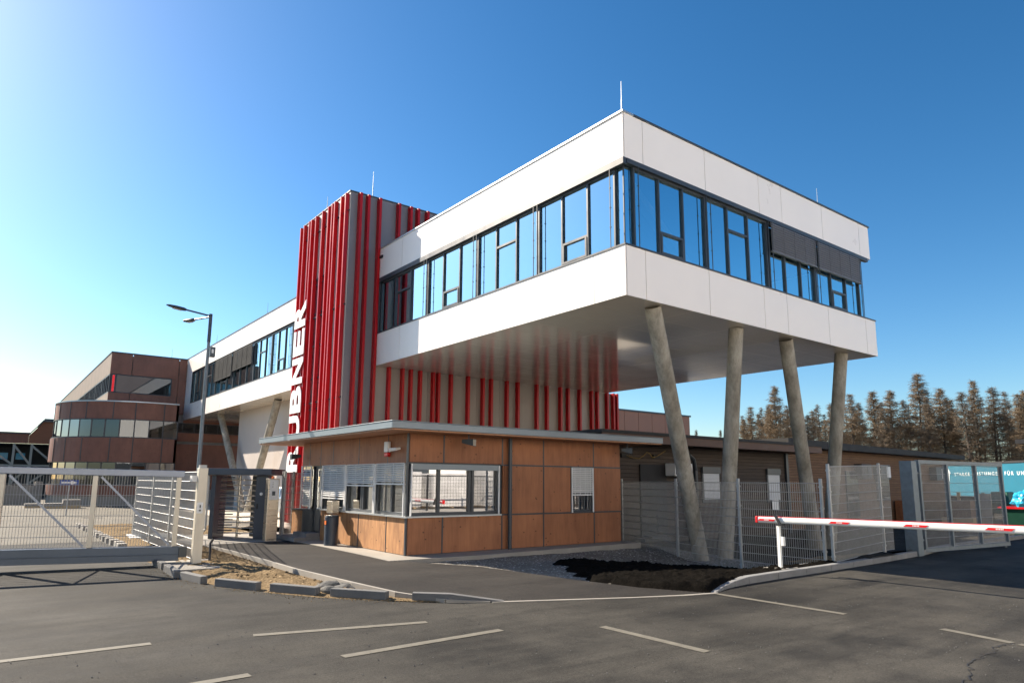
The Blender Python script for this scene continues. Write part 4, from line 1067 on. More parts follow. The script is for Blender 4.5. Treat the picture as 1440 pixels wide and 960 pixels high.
mb = MB(); [mb.cyl((18.92, 7.75, z), (19.32, 7.75, z), .03) for z in (.35, 2.05)]; mb.build('hinge', GALVP, lf)
mb = MB(); mb.cyl(P(.97, .0), P(.97, .1), .03); mb.build('ground_bolt', GALVP, lf)

# ------------------------------------------------------------------ boom barrier
ba = thing('boom_barrier', 'white and red striped boom barrier lowered across the right-hand road', 'barrier', (12.62, 7.7, 0))
mb = MB()
ya, yb = 8.12, 2.3
def az(y): return 1.03 + (8.12 - y) * .012
n = 20; vs = []
for y in (ya, yb):
    for i in range(n): t = 2 * math.pi * i / n; vs.append((12.62 + .035 * math.cos(t), y, az(y) + .062 * math.sin(t)))
mb.add(vs, [(i, (i + 1) % n, n + (i + 1) % n, n + i) for i in range(n)] + [tuple(range(n)), tuple(range(n, 2 * n))[::-1]]); arm = mb.build('arm', WPAINT, ba, smooth=True)
mb = MB(); mb.bar((12.62, ya, az(ya) + .062), (12.62, yb, az(yb) + .062), .035, .012); mb.build('red_edge', REDP, arm)
mb = MB(); mb.box(12.575, 12.665, ya, ya + .05, az(ya) - .064, az(ya) + .066); mb.build('end_cap', REDP, arm, bevel=.01)
for yc in (7.92, 6.45, 5.15, 3.95):
    mb = MB(); L_ = .2; zc = az(yc) - .004; x = 12.58
    mb.add([(x, yc + L_, zc - .018), (x, yc - L_ + .05, zc - .018), (x, yc - L_, zc + .022), (x, yc + L_ - .05, zc + .022), (x + .02, yc + L_, zc - .018), (x + .02, yc - L_ + .05, zc - .018), (x + .02, yc - L_, zc + .022), (x + .02, yc + L_ - .05, zc + .022)],
           [(0, 3, 2, 1), (4, 5, 6, 7), (0, 1, 5, 4), (1, 2, 6, 5), (2, 3, 7, 6), (3, 0, 4, 7)]); rs = mb.build('red_stripe', REDP, arm)
    mb = MB()
    for k in range(5): mb.box(x - .002, x - .0005, yc - .05 + k * .022, yc - .037 + k * .022, zc - .008, zc + .012)
    mb.build('pale_mark', WPAINT, rs)
mb = MB(); mb.box(12.59, 12.65, 7.66, 7.72, .05, .95); mb.box(12.585, 12.655, 7.58, 7.64, .55, .72); mb.build('rest_post', WPAINT, ba)
mb = MB(); mb.bar((12.55, 7.72, 1.15), (12.55, 7.6, .94), .03, .05); mb.bar((12.69, 7.72, 1.15), (12.69, 7.6, .94), .03, .05); mb.box(12.54, 12.70, 7.6, 7.7, .93, .965); mb.build('fork', BLK, ba)
mb = MB(); mb.box(12.35, 12.95, 7.52, 7.9, -.1, .13); mb.build('footing', SLAB, ba)
mb = MB(); mb.box(12.4, 12.85, 1.75, 2.3, .13, 1.2); mb.build('drive_housing', WPAINT, ba, bevel=.03)
mb = MB(); P_ = [(10.3 + 0, 1.4), (16, 1.4), (16, 2.9), (10.3, 2.9)]
P_ = [(16, 1.2), (16, 2.75), (10.5, 2.75)] + [(10.5 + .775 * math.cos(t), 1.975 + .775 * math.sin(t)) for t in [math.pi / 2 + k * math.pi / 12 for k in range(1, 12)]] + [(10.5, 1.2)]
P_ = P_[::-1]
mb.prism(P_, -.05, .13); mb.build('x', KERB) ; ob = bpy.data.objects['x']; ob.name = 'traffic_island'; tag(ob, 'rounded concrete traffic island edge at the right edge of the road', 'traffic island')
# manhole and slab by the fence
mb = MB(); mb.cyl((13.6, 8.35, -.12), (13.6, 8.35, -.03), .38, .36, 28); mb.cyl((13.6, 8.35, -.3), (13.6, 8.35, -.12), .3, .3, 24); tag(mb.build('manhole_cover', SLAB, origin=(13.6, 8.35, -.3)), 'round concrete manhole cover in the dark soil left of the barrier post', 'manhole cover')
mb = MB()
for k in range(6): mb.bar((13.7 + k * .16, 7.78, .0), (13.85 + k * .16, 8.15, .03), .1, .06)
mb.bar((13.6, 7.85, .03), (14.9, 7.85, .03), .3, .03); tag(mb.build('timber_pallet', KERB, origin=(13.7, 7.8, 0)), 'flat ribbed concrete piece lying between kerb and fence', 'ribbed slab')
mb = MB(); mb.tube([(16.9, 14.4, .0), (16.9, 14.4, .75)], .02); mb.box(16.2, 17.4, 14.3, 14.7, -.02, .06); mb.box(16.4, 17.1, 14.2, 14.5, .061, .14); tag(mb.build('steel_bracket_pile', CAP, origin=(16.9, 14.4, -.1)), 'small pile of metal profiles on the gravel behind the fence', 'metal profiles')

# ------------------------------------------------------------------ sliding gate on the left
sg = thing('sliding_gate', 'aluminium sliding gate with wire mesh and diagonal braces on the left', 'gate', (3.4, 15.75, 0))
a = Vector((3.42, 15.72)); b = Vector((-6.2, 17.5))
LG = (b - a).length
def G(s, z, o=0.): p = a + (b - a) * (s / LG); n_ = Vector((-(b - a).y, (b - a).x)).normalized(); return Vector((p.x + n_.x * o, p.y + n_.y * o, z + .012 * s))
mb = MB(); mb.bar(G(-.0, .28), G(LG, .28), .16, .17); mb.bar(G(.0, .14), G(LG, .14), .15, .12); mb.bar(G(0, .215, .082), G(LG, .215, .082), .01, .012, 0); mb.build('bottom_beam', M('bottom_beam_aluminium', (.09, .115, .15), .4, metal=.3, var=.08), sg, bevel=.008)
M('beam_aluminium', (.25, .28, .34), .38, metal=.5, var=.06)
mb = MB(); mb.bar(G(-.0, 1.85), G(LG, 1.85), .09, .13); mb.build('top_beam', bpy.data.materials['beam_aluminium'], sg, bevel=.01)
for s in (.1, 1.62, 3.15, 4.7, 6.2, 7.8):
    mb = MB(); mb.bar(G(s, .37), G(s, 1.78), .13, .09, up=tuple((b - a).normalized()) + (0,)); mb.build('upright', ALU, sg, bevel=.008)
for s0, s1 in ((1.62, .1), (3.15, 1.62), (4.7, 3.15), (6.2, 4.7)):
    mb = MB(); mb.bar(G(s0 - .1, 1.76, .02), G(s1 + .1, .4, .02), .03, .04); mb.build('brace', bpy.data.materials['beam_aluminium'], sg)
wire_panel(sg, G(.15, 0, -.05)[:2], G(LG, 0, -.05)[:2], .38, .38 + .012 * LG, 1.42, 7, r=.004)
mb = MB(); mb.box(3.40, 3.55, 15.6, 15.8, .15, .36); mb.build('end_stop', CAP, sg)
ps = thing('slide_gate_post', 'tall aluminium post with key switch closing the sliding gate', 'gate post', (3.72, 15.5, 0))
mb = MB(); mb.box(3.6, 3.78, 15.3, 15.48, .04, 1.98); mb.build('post', ALU, ps, bevel=.008)
mb = MB(); mb.box(3.61, 3.72, 15.27, 15.299, 1.05, 1.27); ks = mb.build('key_switch', BLINDL, ps)
mb = MB(); mb.cyl((3.665, 15.26, 1.11), (3.665, 15.27, 1.11), .02); mb.box(3.655, 3.675, 15.265, 15.2695, 1.16, 1.22); mb.build('button', BLK, ks)
mb = MB(); mb.box(3.62, 3.76, 15.35, 15.45, 1.98, 2.04); mb.build('sensor', GALV, ps)
mb = MB(); mb.box(3.50, 3.6, 15.42, 15.6, 1.7, 1.82); mb.build('catch', BLINDL, ps)

# ------------------------------------------------------------------ turnstile and terminal
ts = thing('turnstile', 'full height turnstile with dark blue roof and horizontal steel bars', 'turnstile', (6.0, 21.3, .03))
tx0, tx1, ty0, ty1 = 5.40, 7.0, 20.55, 21.8
u = Vector((1.44, -.95, 0)).normalized(); v_ = Vector((-u.y, u.x, 0)); c0 = Vector((5.45, 21.45, 0))
def TP(s, d, z): p = c0 + u * s + v_ * d; return Vector((p.x, p.y, z))
def tbar(mb, s0, s1, d0, d1, z0, z1):
    q = [TP(s0, d0, z0), TP(s1, d0, z0), TP(s1, d1, z0), TP(s0, d1, z0), TP(s0, d0, z1), TP(s1, d0, z1), TP(s1, d1, z1), TP(s0, d1, z1)]
    mb.add(q, [(0, 3, 2, 1), (4, 5, 6, 7), (0, 1, 5, 4), (1, 2, 6, 5), (2, 3, 7, 6), (3, 0, 4, 7)])
mb = MB(); tbar(mb, -.18, 1.78, -.35, 1.25, 1.87, 2.06); mb.build('roof', NAVY, ts, bevel=.02)
mb = MB(); tbar(mb, .0, .12, -.1, .9, .04, 1.865); mb.build('side_post', NAVY, ts, bevel=.01)
mb = MB(); tbar(mb, 1.28, 1.62, -.1, .5, .04, 1.865); cbt = mb.build('cabinet', NAVY, ts, bevel=.01)
mb = MB(); mb.cyl(TP(1.45, -.1, 1.33), TP(1.45, -.125, 1.33), .045, .045, 16); mb.build('reader', WPAINT, cbt); 
mb = MB(); tbar(mb, 1.33, 1.36, -.14, -.101, .9, 1.05); mb.build('handle', BLK, cbt)
mb = MB(); tbar(mb, .88, 1.1, .9, 1.1, .04, 1.86); mb.build('rear_guard', CAP, ts)
mb = MB(); c1 = TP(.68, .35, 0); mb.cyl((c1.x, c1.y, .04), (c1.x, c1.y, 1.86), .035, .035, 14); mb.build('rotor_shaft', STEEL, ts, smooth=True)
for k in range(11):
    z = .18 + k * .155
    mb = MB()
    for an in (R(178), R(298), R(58)):
        d = u * math.cos(an) + v_ * math.sin(an); mb.cyl((c1.x, c1.y, z), (c1.x + d.x * .56, c1.y + d.y * .56, z), .016, .016, 8)
    mb.build('rotor_bar', STEEL, ts, smooth=True)
    mb = MB(); p = TP(.12, .35, z + .07); q = TP(.5, .45, z + .07); mb.cyl(p, q, .018, .018, 8); mb.build('guard_bar', CAP, ts); mb = MB(); p = TP(1.28, .1, z); q = TP(.75, .1, z); mb.cyl(p, q, .012, .012, 8); mb.build('comb_bar', STEEL, ts)
mb = MB(); mb.cyl(TP(-.1, -.05, .3), TP(-.1, -.05, 1.86), .03, .03, 10); mb.cyl(TP(-.3, -.2, .04), TP(-.1, -.05, .3), .03, .03, 10); mb.build('downpipe', GALV, ts, smooth=True)
ct = thing('card_terminal', 'stainless steel card terminal pillar with orange lamp right of the turnstile', 'terminal', (6.85, 19.9, .03))
mb = MB(); mb.box(6.68, 7.0, 19.75, 20.0, .03, 1.78); mb.build('pillar', STEEL, ct, bevel=.01)
mb = MB(); mb.box(6.72, 6.96, 19.735, 19.749, 1.18, 1.74); fp = mb.build('face_plate', BLINDL, ct)
mb = MB(); mb.box(6.78, 6.9, 19.728, 19.734, 1.5, 1.7, 0); mb.box(6.79, 6.88, 19.728, 19.734, 1.3, 1.42, 1)
mb.build('display', [WPAINT, CAP], fp)
mb = MB()
for k in range(4): mb.cyl((6.80, 19.727, 1.53 + k * .045), (6.80, 19.7275, 1.53 + k * .045), .012, .012, 8)
mb.build('button', BLK, fp)
mb = MB(); mb.cyl((6.84, 19.87, 1.78), (6.84, 19.87, 1.84), .04, .035, 14); mb.build('signal_lamp', ORANGE, ct)
mb = MB(); mb.box(6.74, 6.94, 19.74, 19.75, .9, 1.12); mb.build('lower_reader', STEEL, ct)
ct.location.x -= .15

# ------------------------------------------------------------------ street lamp
lp = thing('street_lamp', 'tall grey street lamp with two LED arms and a small box on its pole', 'street lamp', (5.58, 23.46, 0))
lx, ly = 5.5, 23.47
mb = MB(); mb.cyl((lx, ly, 0), (lx, ly, 6.3), .075, .045, 16); mb.build('pole', GALVP, lp, smooth=True)
mb = MB(); mb.cyl((lx, ly, 6.2), (lx, ly, 7.15), .055, .055, 14); mb.build('pole_head', NAVY, lp, smooth=True)
dA = Vector((4.28 - lx, 23.73 - ly, .0)).normalized()
def lamp(d, L1, z0, rise, s):
    p = Vector((lx, ly, z0)); q = p + d * L1 + Vector((0, 0, rise))
    mb = MB(); mb.cyl(p, q, .028, .028, 10); ar = mb.build('arm', NAVY, lp, smooth=True)
    dd = (q - p).normalized(); r = dd.cross(Vector((0, 0, 1))).normalized(); up = r.cross(dd)
    prof = [(0, .05, .045), (.08, .10, .06), (.30, .13, .055), (.5, .10, .04), (.6, .03, .02)]
    vs = []
    for t, w, h in prof:
        c = q + dd * t * s
        for k in range(8): an = 2 * math.pi * k / 8; vs.append(c + r * math.cos(an) * w * s + up * (math.sin(an) * h * s))
    fs = [(i * 8 + k, i * 8 + (k + 1) % 8, (i + 1) * 8 + (k + 1) % 8, (i + 1) * 8 + k) for i in range(4) for k in range(8)] + [tuple(range(8))[::-1], tuple(range(32, 40))]
    mb = MB(); mb.add(vs, fs); hd = mb.build('lamp_head', NAVY, ar, smooth=True)
    c = q + dd * .28 * s - up * (.058 * s); mb = MB(); mb.bar(c - dd * .15 * s, c + dd * .13 * s, .15 * s, .006, up=tuple(up)); mb.build('lamp_lens', LAMPG, hd)
lamp(dA, .75, 7.08, .13, 1.); lamp(Vector((-.35, .94, 0)), .9, 7.05, .02, 1.)
mb = MB(); mb.box(lx + .06, lx + .22, ly - .06, ly + .1, 5.72, 6.05); cb2 = mb.build('control_box', CAP, lp, bevel=.01)
mb = MB(); mb.box(lx + .1, lx + .16, ly - .07, ly - .061, 5.84, 5.97); mb.build('window_plate', WPAINT, cb2)

# ------------------------------------------------------------------ arrow sign, blocks and pallets in the far yard
sn = thing('arrow_sign', 'small blue sign with white arrow pointing right on a thin pole', 'sign', (3.2, 37.9, 0))
ux = Vector((.52, -.04, 0)); 
mb = MB(); mb.box(2.9, 3.66, 37.86, 37.88, 1.42, 1.66); pl = mb.build('plate', SIGNB, sn)
mb = MB(); mb.box(2.96, 3.34, 37.85, 37.859, 1.50, 1.58); mb.add([(3.34, 37.85, 1.44), (3.60, 37.85, 1.54), (3.34, 37.85, 1.64), (3.34, 37.859, 1.44), (3.60, 37.859, 1.54), (3.34, 37.859, 1.64)], [(0, 1, 2), (5, 4, 3), (0, 3, 4, 1), (1, 4, 5, 2), (2, 5, 3, 0)]); mb.build('arrow', WPAINT, pl)
mb = MB(); mb.cyl((3.28, 37.92, 0), (3.28, 37.92, 1.6), .03); mb.build('pole', GALV, sn)
mb = MB(); mb.box(.9, 2.9, 56, 56.25, 0, 1.25); mb.box(2.9, 3.3, 56, 56.6, 0, 1.5)
tag(mb.build('precast_concrete_wall', SLAB, origin=(3, 56, 0)), 'low precast concrete wall pieces beside the rounded building', 'concrete wall')
for i, (x, y, w, h) in enumerate(((2.15, 49, 1.3, .25), (3.0, 47.6, 1.2, .3), (3.9, 47.5, .9, .5))):
    mb = MB()
    for k in range(3): mb.box(x, x + w, y + k * .3, y + k * .3 + .2, .0, h * .4, 0)
    mb.box(x, x + w, y, y + .85, h * .4 + .002, h, 1)
    tag(mb.build('loaded_pallet', [TIMB, SLAB], origin=(x, y, 0)), ['flat pallet of pale slabs, leftmost of three before the rounded building', 'pallet of pale slabs, middle of three before the rounded building', 'taller pallet of pale slabs touching the rounded plinth'][i], 'pallet', 'pallets in the far yard')

# parked car glimpsed between terminal and fins
cr = thing('parked_car', 'silver car parked behind the red fins, only partly visible', 'car', (11.25, 30.8, 0))
prof = [(-1.9, .35), (-1.95, .8), (-1.2, .98), (-.65, 1.42), (.75, 1.45), (1.5, 1.0), (1.95, .92), (2.0, .35)]
mb = MB(); N_ = len(prof); vs = []
for sd in (-.85, .85):
    for (t, z) in prof: vs.append((11.3 + sd * (1 if z < 1.1 else .82), 30.8 + t * .96, z))
mb.add(vs, [tuple(range(N_)), tuple(range(2 * N_ - 1, N_ - 1, -1))] + [(i, i + N_, (i + 1) % N_ + N_, (i + 1) % N_) for i in range(N_)]); mb.build('body', CARP, cr, bevel=.05)
for y in (29.55, 32.0):
    for x in (10.52, 12.1):
        mb = MB(); mb.cyl((x - .1, y, .32), (x + .1, y, .32), .32, .32, 20); wh = mb.build('wheel', TYRE, cr, smooth=True)
        mb = MB(); mb.cyl((x - .11, y, .32), (x + .11, y, .32), .18, .18, 12); mb.build('rim', SILVER, wh)
mb = MB(); mb.add([(10.42, 30.0, 1.02), (10.42, 32.0, 1.02), (10.52, 31.5, 1.36), (10.52, 30.2, 1.36)], [(0, 1, 2, 3)]); mb.build('side_window', GLG, cr)

# ------------------------------------------------------------------ trailer and yard goods on the right
tr = thing('trailer', 'turquoise curtain sided lorry trailer with white emblem and slogan', 'trailer', (57, 18, -.3))
p0 = Vector((61.2, 23.3)); p1 = Vector((51.0, 12.6)); dT = (p1 - p0); LT = dT.length; dT /= LT; nT = Vector((-dT.y, dT.x)) * -1
if nT.dot(-p0) < 0: nT = -nT
def TT(s, o, z): p = p0 + dT * s + nT * o; return Vector((p.x, p.y, z))
def tbox(mb, s0, s1, o0, o1, z0, z1, m=0):
    q = [TT(s, o, z) for z in (z0, z1) for s, o in ((s0, o0), (s1, o0), (s1, o1), (s0, o1))]
    mb.add(q, [(0, 1, 2, 3), (7, 6, 5, 4), (4, 5, 1, 0), (5, 6, 2, 1), (6, 7, 3, 2), (7, 4, 0, 3)], m)
mb = MB(); tbox(mb, 0, LT, -2.5, 0, .95, 3.2); mb.build('curtain', TURQ, tr)
mb = MB(); tbox(mb, -.05, LT + .05, -2.55, .06, 3.21, 3.34); tbox(mb, -.05, LT, -2.4, .04, .82, .94); mb.build('roof_rail', BLACK, tr)
mb = MB(); tbox(mb, 0, LT, -2.2, -.3, .45, .8); mb.build('chassis', BLACK, tr)
for s in (8.5, 9.8, 11.1):
    mb = MB(); mb.cyl(TT(s, -.35, .2), TT(s, -.02, .2), .5, .5, 20); mb.build('wheel', TYRE, tr, smooth=True)
mb = MB(); vs = []
K = 26
for k in range(K):
    t = 2 * math.pi * k / K; vs.append(TT(1.5 + .95 * math.cos(t) * (1 if math.sin(t) > 0 else .8), .012, 2.45 + (.75 * math.sin(t) if math.sin(t) > 0 else 1.35 * math.sin(t))))
mb.add(vs, [tuple(range(K))]); em = mb.build('emblem', TXT, tr)
mb = MB(); vs = [TT(1.35 + .48 * math.cos(2 * math.pi * k / K), .02, 2.5 + .38 * math.sin(2 * math.pi * k / K)) for k in range(K)]; mb.add(vs, [tuple(range(K))]); mb.build('emblem_disc', TURQ, em)
mb = MB(); vs = [TT(1.55 + .14 * math.cos(2 * math.pi * k / K), .026, 2.42 + .12 * math.sin(2 * math.pi * k / K)) for k in range(K)]; mb.add(vs, [tuple(range(K))]); mb.build('emblem_dot', TXT, em)
cu = bpy.data.curves.new('slogan', 'FONT'); cu.body = 'STARKE LEISTUNGEN FÜR UNSER WERK'; cu.size = .34; cu.space_character = 1.5; cu.offset = .006
ob = bpy.data.objects.new('tmp', cu); COL.objects.link(ob); bpy.context.view_layer.update()
me = bpy.data.meshes.new_from_object(ob.evaluated_get(bpy.context.evaluated_depsgraph_get())); bpy.data.objects.remove(ob)
w = max(v.co.x for v in me.vertices)
for v in me.vertices: v.co = TT(3.0 + v.co.x * 11.3 / w, .012, 2.42 + v.co.y * 1.0) - ORG[tr.name]
me.materials.clear(); me.materials.append(TXT); lo = bpy.data.objects.new('slogan', me); COL.objects.link(lo); lo.parent = tr

gc = MB(); gc.box(41.6, 43.0, 14.2, 15.7, -.3, .02, 1); gc.box(41.7, 42.9, 14.3, 15.6, .03, .92, 0)
tag(gc.build('stone_crate', [RUST, TIMB], origin=(42, 15, -.3)), 'rusty brown block crate on a pallet behind the open gate', 'crate')
mb = MB(); mb.bar((42.6, 13.9, -.3), (42.7, 13.9, 1.3), .5, .12); tag(mb.build('concrete_slab_upright', SLAB, origin=(42.6, 13.9, -.3)), 'pale upright slab between brown crate and green vehicle', 'slab')
gv = thing('green_vehicle', 'dark green tractor like vehicle seen from behind past the gate', 'vehicle', (43.5, 13.4, -.3))
mb = MB(); mb.box(43.0, 44.8, 12.75, 14.15, .25, .85); mb.build('body', GREEN, gv, bevel=.06)
mb = MB(); mb.add([(43.1, 12.95, .86), (44.6, 12.95, .86), (44.6, 14.0, .86), (43.1, 14.0, .86), (43.4, 13.1, 1.4), (44.3, 13.1, 1.4), (44.3, 13.85, 1.4), (43.4, 13.85, 1.4)], [(4, 5, 6, 7), (0, 1, 5, 4), (1, 2, 6, 5), (2, 3, 7, 6), (3, 0, 4, 7)]); mb.build('cab', GREEN, gv, bevel=.04)
mb = MB(); mb.quad((43.18, 13.1, .95), (43.18, 13.9, .95), (43.37, 13.8, 1.32), (43.37, 13.15, 1.32)); mb.build('rear_window', GLG, gv)
for y in (12.85, 14.05):
    mb = MB(); mb.cyl((43.4, y - .12, .12), (43.4, y + .12, .12), .42, .42, 20); mb.build('wheel', TYRE, gv, smooth=True)
    mb = MB(); mb.box(42.97, 42.998, y - .12, y + .06, .6, .72); mb.build('tail_light', REDP, gv)
sk = thing('skip_container', 'dark green skip container with red rim at the right edge', 'container', (30.6, 8.9, -.3))
mb = MB(); mb.add([(30.2, 6.6, -.1), (32.2, 6.6, -.1), (32.2, 9.0, -.1), (30.2, 9.0, -.1), (30.0, 6.2, .9), (32.4, 6.2, .9), (32.4, 9.35, .9), (30.0, 9.35, .9)], [(0, 3, 2, 1), (0, 1, 5, 4), (1, 2, 6, 5), (2, 3, 7, 6), (3, 0, 4, 7)]); mb.build('body', GREEN, sk)
mb = MB(); mb.box(29.95, 30.05, 6.15, 9.4, .9, .97); mb.box(32.35, 32.45, 6.15, 9.4, .9, .97); mb.box(30.05, 32.35, 6.15, 6.25, .9, .97); mb.box(30.05, 32.35, 9.3, 9.4, .9, .97); mb.build('rim', REDP, sk)
bm = bmesh.new(); bmesh.ops.create_icosphere(bm, subdivisions=4, radius=.5)
for v in bm.verts:
    v.co *= 1 + .35 * noise.noise(v.co * 4) + .1 * noise.noise(v.co * 13); v.co.z *= .8
me = bpy.data.meshes.new('blue_bundle'); bm.to_mesh(me); bm.free(); me.materials.append(BLUEW); o = bpy.data.objects.new('blue_bundle', me); COL.objects.link(o); o.location = (31.2, 8.75, 1.2); o.scale = (1, 1, 1)
tag(o, 'crumpled bright blue plastic bundle lying in the green skip', 'plastic bundle')
mb = MB(); mb.box(30.3, 32.1, 6.5, 9.1, .6, .75); mb.build('fill', RUST, sk)
gr_ = thing('guard_rail', 'low rail on posts in front of the turquoise trailer', 'rail', (47, 14, -.3))
mb = MB(); mb.bar((49, 20, 1.0), (44.5, 8, 1.0), .08, .1); mb.bar((49, 20, .6), (44.5, 8, .6), .08, .1); mb.build('rail', BLACK, gr_)
for k in range(9):
    t = k / 8; x = 49 - 4.5 * t; y = 20 - 12 * t; mb = MB(); mb.box(x - .07, x + .07, y - .07, y + .07, -.35, 1.3); mb.build('post', TIMB, gr_)
sh = thing('open_shelter', 'dark flat roofed shelter above the trailer at the right edge', 'shelter', (62, 14, -.3))
mb = MB(); mb.box(60, 72, 4, 17.3, 4.75, 5.05); mb.build('roof', BLACK, sh)
for x, y in ((61, 16.3), (61, 10), (70, 16.3), (70, 6)):
    mb = MB(); mb.box(x - .12, x + .12, y - .12, y + .12, -.4, 4.74); mb.build('post', CAP, sh)

# ------------------------------------------------------------------ stacks across the road (they show in the gatehouse windows)
for i, (x, y, w, d, h) in enumerate(((14.5, -9, 3.6, 2.4, 1.9), (18.6, -9.4, 3.4, 2.4, 2.3), (22.6, -9.0, 3.0, 2.4, 2.2), (26.4, -8.7, 3.6, 2.4, 2.7), (30.6, -9, 4, 2.4, 2.7), (35.2, -9, 4, 2.4, 2.5), (40, -9, 4, 2.4, 2.5), (45, -9, 4, 2.4, 2.5))):
    st = thing('wrapped_timber_stack', '%s white foil wrapped timber stack from the west across the road' % ORD[i], 'timber stack', (x, y, 0), 'wrapped stacks across the road')
    mb = MB(); mb.box(x, x + w, y - d, y, .14, h); mb.build('foil_wrap', WRAP, st, bevel=.06)
    for k in range(3):
        mb = MB(); q = x + .3 + k * (w - .8) / 2; mb.box(q, q + .14, y - d, y, 0, .138); mb.build('bearer', TIMB, st)
fr = thing('dark_fence', 'dark steel mesh fence in front of the wrapped stacks across the road', 'fence', (12, -7, 0))
for k in range(12):
    x = 12 + k * 3.; mb = MB(); mb.box(x - .05, x + .05, -7.05, -6.95, 0, 2.1); mb.build('post', BLK, fr)
mb = MB()
for k in range(165): mb.box(12 + k * .2, 12.012 + k * .2, -7.006, -6.994, .1, 2.0)
for k in range(9): mb.box(12, 45, -7.012, -6.988, .2 + k * .2, .215 + k * .2)
mb.build('mesh_panel', BLK, fr)
mb = MB(); mb.box(12, 45, -7.03, -6.97, 2.0, 2.06); mb.box(12, 45, -7.03, -6.97, .1, .16); mb.build('rail', BLK, fr)
sheet('bounce_yard', [(-60, -60), (110, -60), (110, -5.5), (-60, -5.5)], .004, M('bounce_yard_concrete', (.46, .43, .385), .85, var=.15, scale=.4))  # pale ground added behind the camera to bounce sunlight forward
wh_ = thing('warehouse', 'long pale warehouse added across the road to bounce sunlight, seen only in window reflections', 'building', (0, -22, 0))  # added out of view, tall and pale to fill the shaded front
mb = MB()
for k in range(26): mb.box(-40 + k * 5, -40 + k * 5 + 4.97, -34, -22, 0, 13.5)
mb.build('wall', M('bounce_wall_sheet', (.82, .79, .74), .5, var=.05, scale=.3), wh_)
mb = MB(); mb.box(-40.3, 90.3, -34.3, -21.7, 13.502, 14.0); mb.build('roof', CAP, wh_)
for k in range(12):
    mb = MB(); mb.box(-34 + k * 10, -30 + k * 10, -21.98, -21.9, 0, 4.2); mb.build('gate', CAP, wh_)

# ------------------------------------------------------------------ larch trees
TRUNK = M('larch_bark', (.075, .06, .048), .95, var=.3, scale=4)
TWIG = M('larch_twigs', (.215, .155, .095), .95, var=.35, scale=.5)
TWIG2 = M('larch_twigs_grey', (.15, .115, .08), .95, var=.35, scale=.5)


def larch_mesh(seed, H=13., base=.3, spread=1.7, dens=1.):
    rnd = random.Random(seed); tm = MB(); cm = MB()
    pts = [Vector((0, 0, 0))]; x = y = 0
    for k in range(1, 9): x += rnd.uniform(-.06, .06); y += rnd.uniform(-.06, .06); pts.append(Vector((x, y, H * k / 8)))
    for k in range(8): tm.cyl(pts[k], pts[k + 1], .14 * (1 - k / 8.3), .14 * (1 - (k + 1) / 8.3), 6, caps=False)
    def at(z): t = min(7.999, z / H * 8); k = int(t); return pts[k].lerp(pts[k + 1], t - k)
    nb = int(340 * dens)
    for i in range(nb):
        f = rnd.random(); z = H * (base * .4 + (.985 - base * .4) * f ** .9)
        zr = z / H; low = zr < base
        L_ = (spread * (1 - zr) ** .95 * 1.15 * rnd.uniform(.5, 1.08) + .06) * (.6 if low else 1)
        an = rnd.uniform(0, 2 * math.pi); d = Vector((math.cos(an), math.sin(an), 0)); b = at(z)
        lift = rnd.uniform(-.22, .15) + .5 * zr ** 4
        P = [b, b + d * L_ * .5 + Vector((0, 0, L_ * (lift * .5 - .03))), b + d * L_ + Vector((0, 0, L_ * (lift + .12)))]
        for a_, c_ in zip(P, P[1:]): tm.cyl(a_, c_, .020 if a_ is P[0] else .011, .010 if a_ is P[0] else .004, 3, caps=False)
        nt = int((7 if low else 30) * L_ * rnd.uniform(.6, 1.3)) + 2
        for _ in range(nt):
            t = rnd.uniform(.08, 1.02) ** .8; c_ = P[0].lerp(P[1], t * 2) if t < .5 else P[1].lerp(P[2], t * 2 - 1)
            dd = (d * rnd.uniform(-.1, .9) + Vector((rnd.uniform(-1, 1), rnd.uniform(-1, 1), rnd.uniform(-1.2, .5)))).normalized()
            l2 = rnd.uniform(.12, .36); sd = dd.cross(Vector((rnd.uniform(-1, 1), rnd.uniform(-1, 1), rnd.uniform(-1, 1)))).normalized() * rnd.uniform(.006, .013)
            e = c_ + dd * l2
            cm.add([c_ - sd, c_ + sd, e + sd * .4, e - sd * .4], [(0, 1, 2, 3)])
            for _q in range(2):
                t2 = rnd.uniform(.2, .95); c3 = c_.lerp(e, t2); d3 = (dd * .6 + Vector((rnd.uniform(-1, 1), rnd.uniform(-1, 1), rnd.uniform(-1, 1)))).normalized(); l3 = rnd.uniform(.08, .22)
                s3 = d3.cross(dd).normalized() * .010; cm.add([c3 - s3, c3 + s3, c3 + d3 * l3 + s3 * .5, c3 + d3 * l3 - s3 * .5], [(0, 1, 2, 3)])
    return tm, cm


VAR = []
for i, (b_, s_, dn) in enumerate(((.45, 2.4, 1.0), (.55, 2.3, .8), (.5, 2.0, .9), (.62, 2.1, .7), (.35, 2.7, 1.1))):
    tm, cm = larch_mesh(20 + i, 13., b_, s_, dn)
    a_ = tm.build('trunk_src', TRUNK).data; c_ = cm.build('crown_src', TWIG if i % 2 == 0 else TWIG2).data
    VAR.append((a_, c_))
    for nm in ('trunk_src', 'crown_src'): bpy.data.objects.remove(bpy.data.objects[nm])
AA = .9225
tops = [(1046, 588, 0), (1056, 570, 2), (1067, 580, 1), (1079, 573, 0), (1092, 541, 4), (1106, 573, 1), (1120, 580, 2), (1134, 582, 3), (1144, 576, 0), (1165, 566, 4), (1180, 575, 1), (1193, 552, 2), (1206, 564, 3), (1224, 549, 0), (1240, 563, 1), (1255, 547, 4), (1270, 560, 3), (1285, 524, 0),
        (1302, 556, 1), (1323, 544, 4), (1338, 560, 2), (1353, 549, 3), (1368, 533, 0), (1393, 542, 3), (1412, 548, 1), (1428, 552, 2), (1441, 547, 4)]
import math as m_
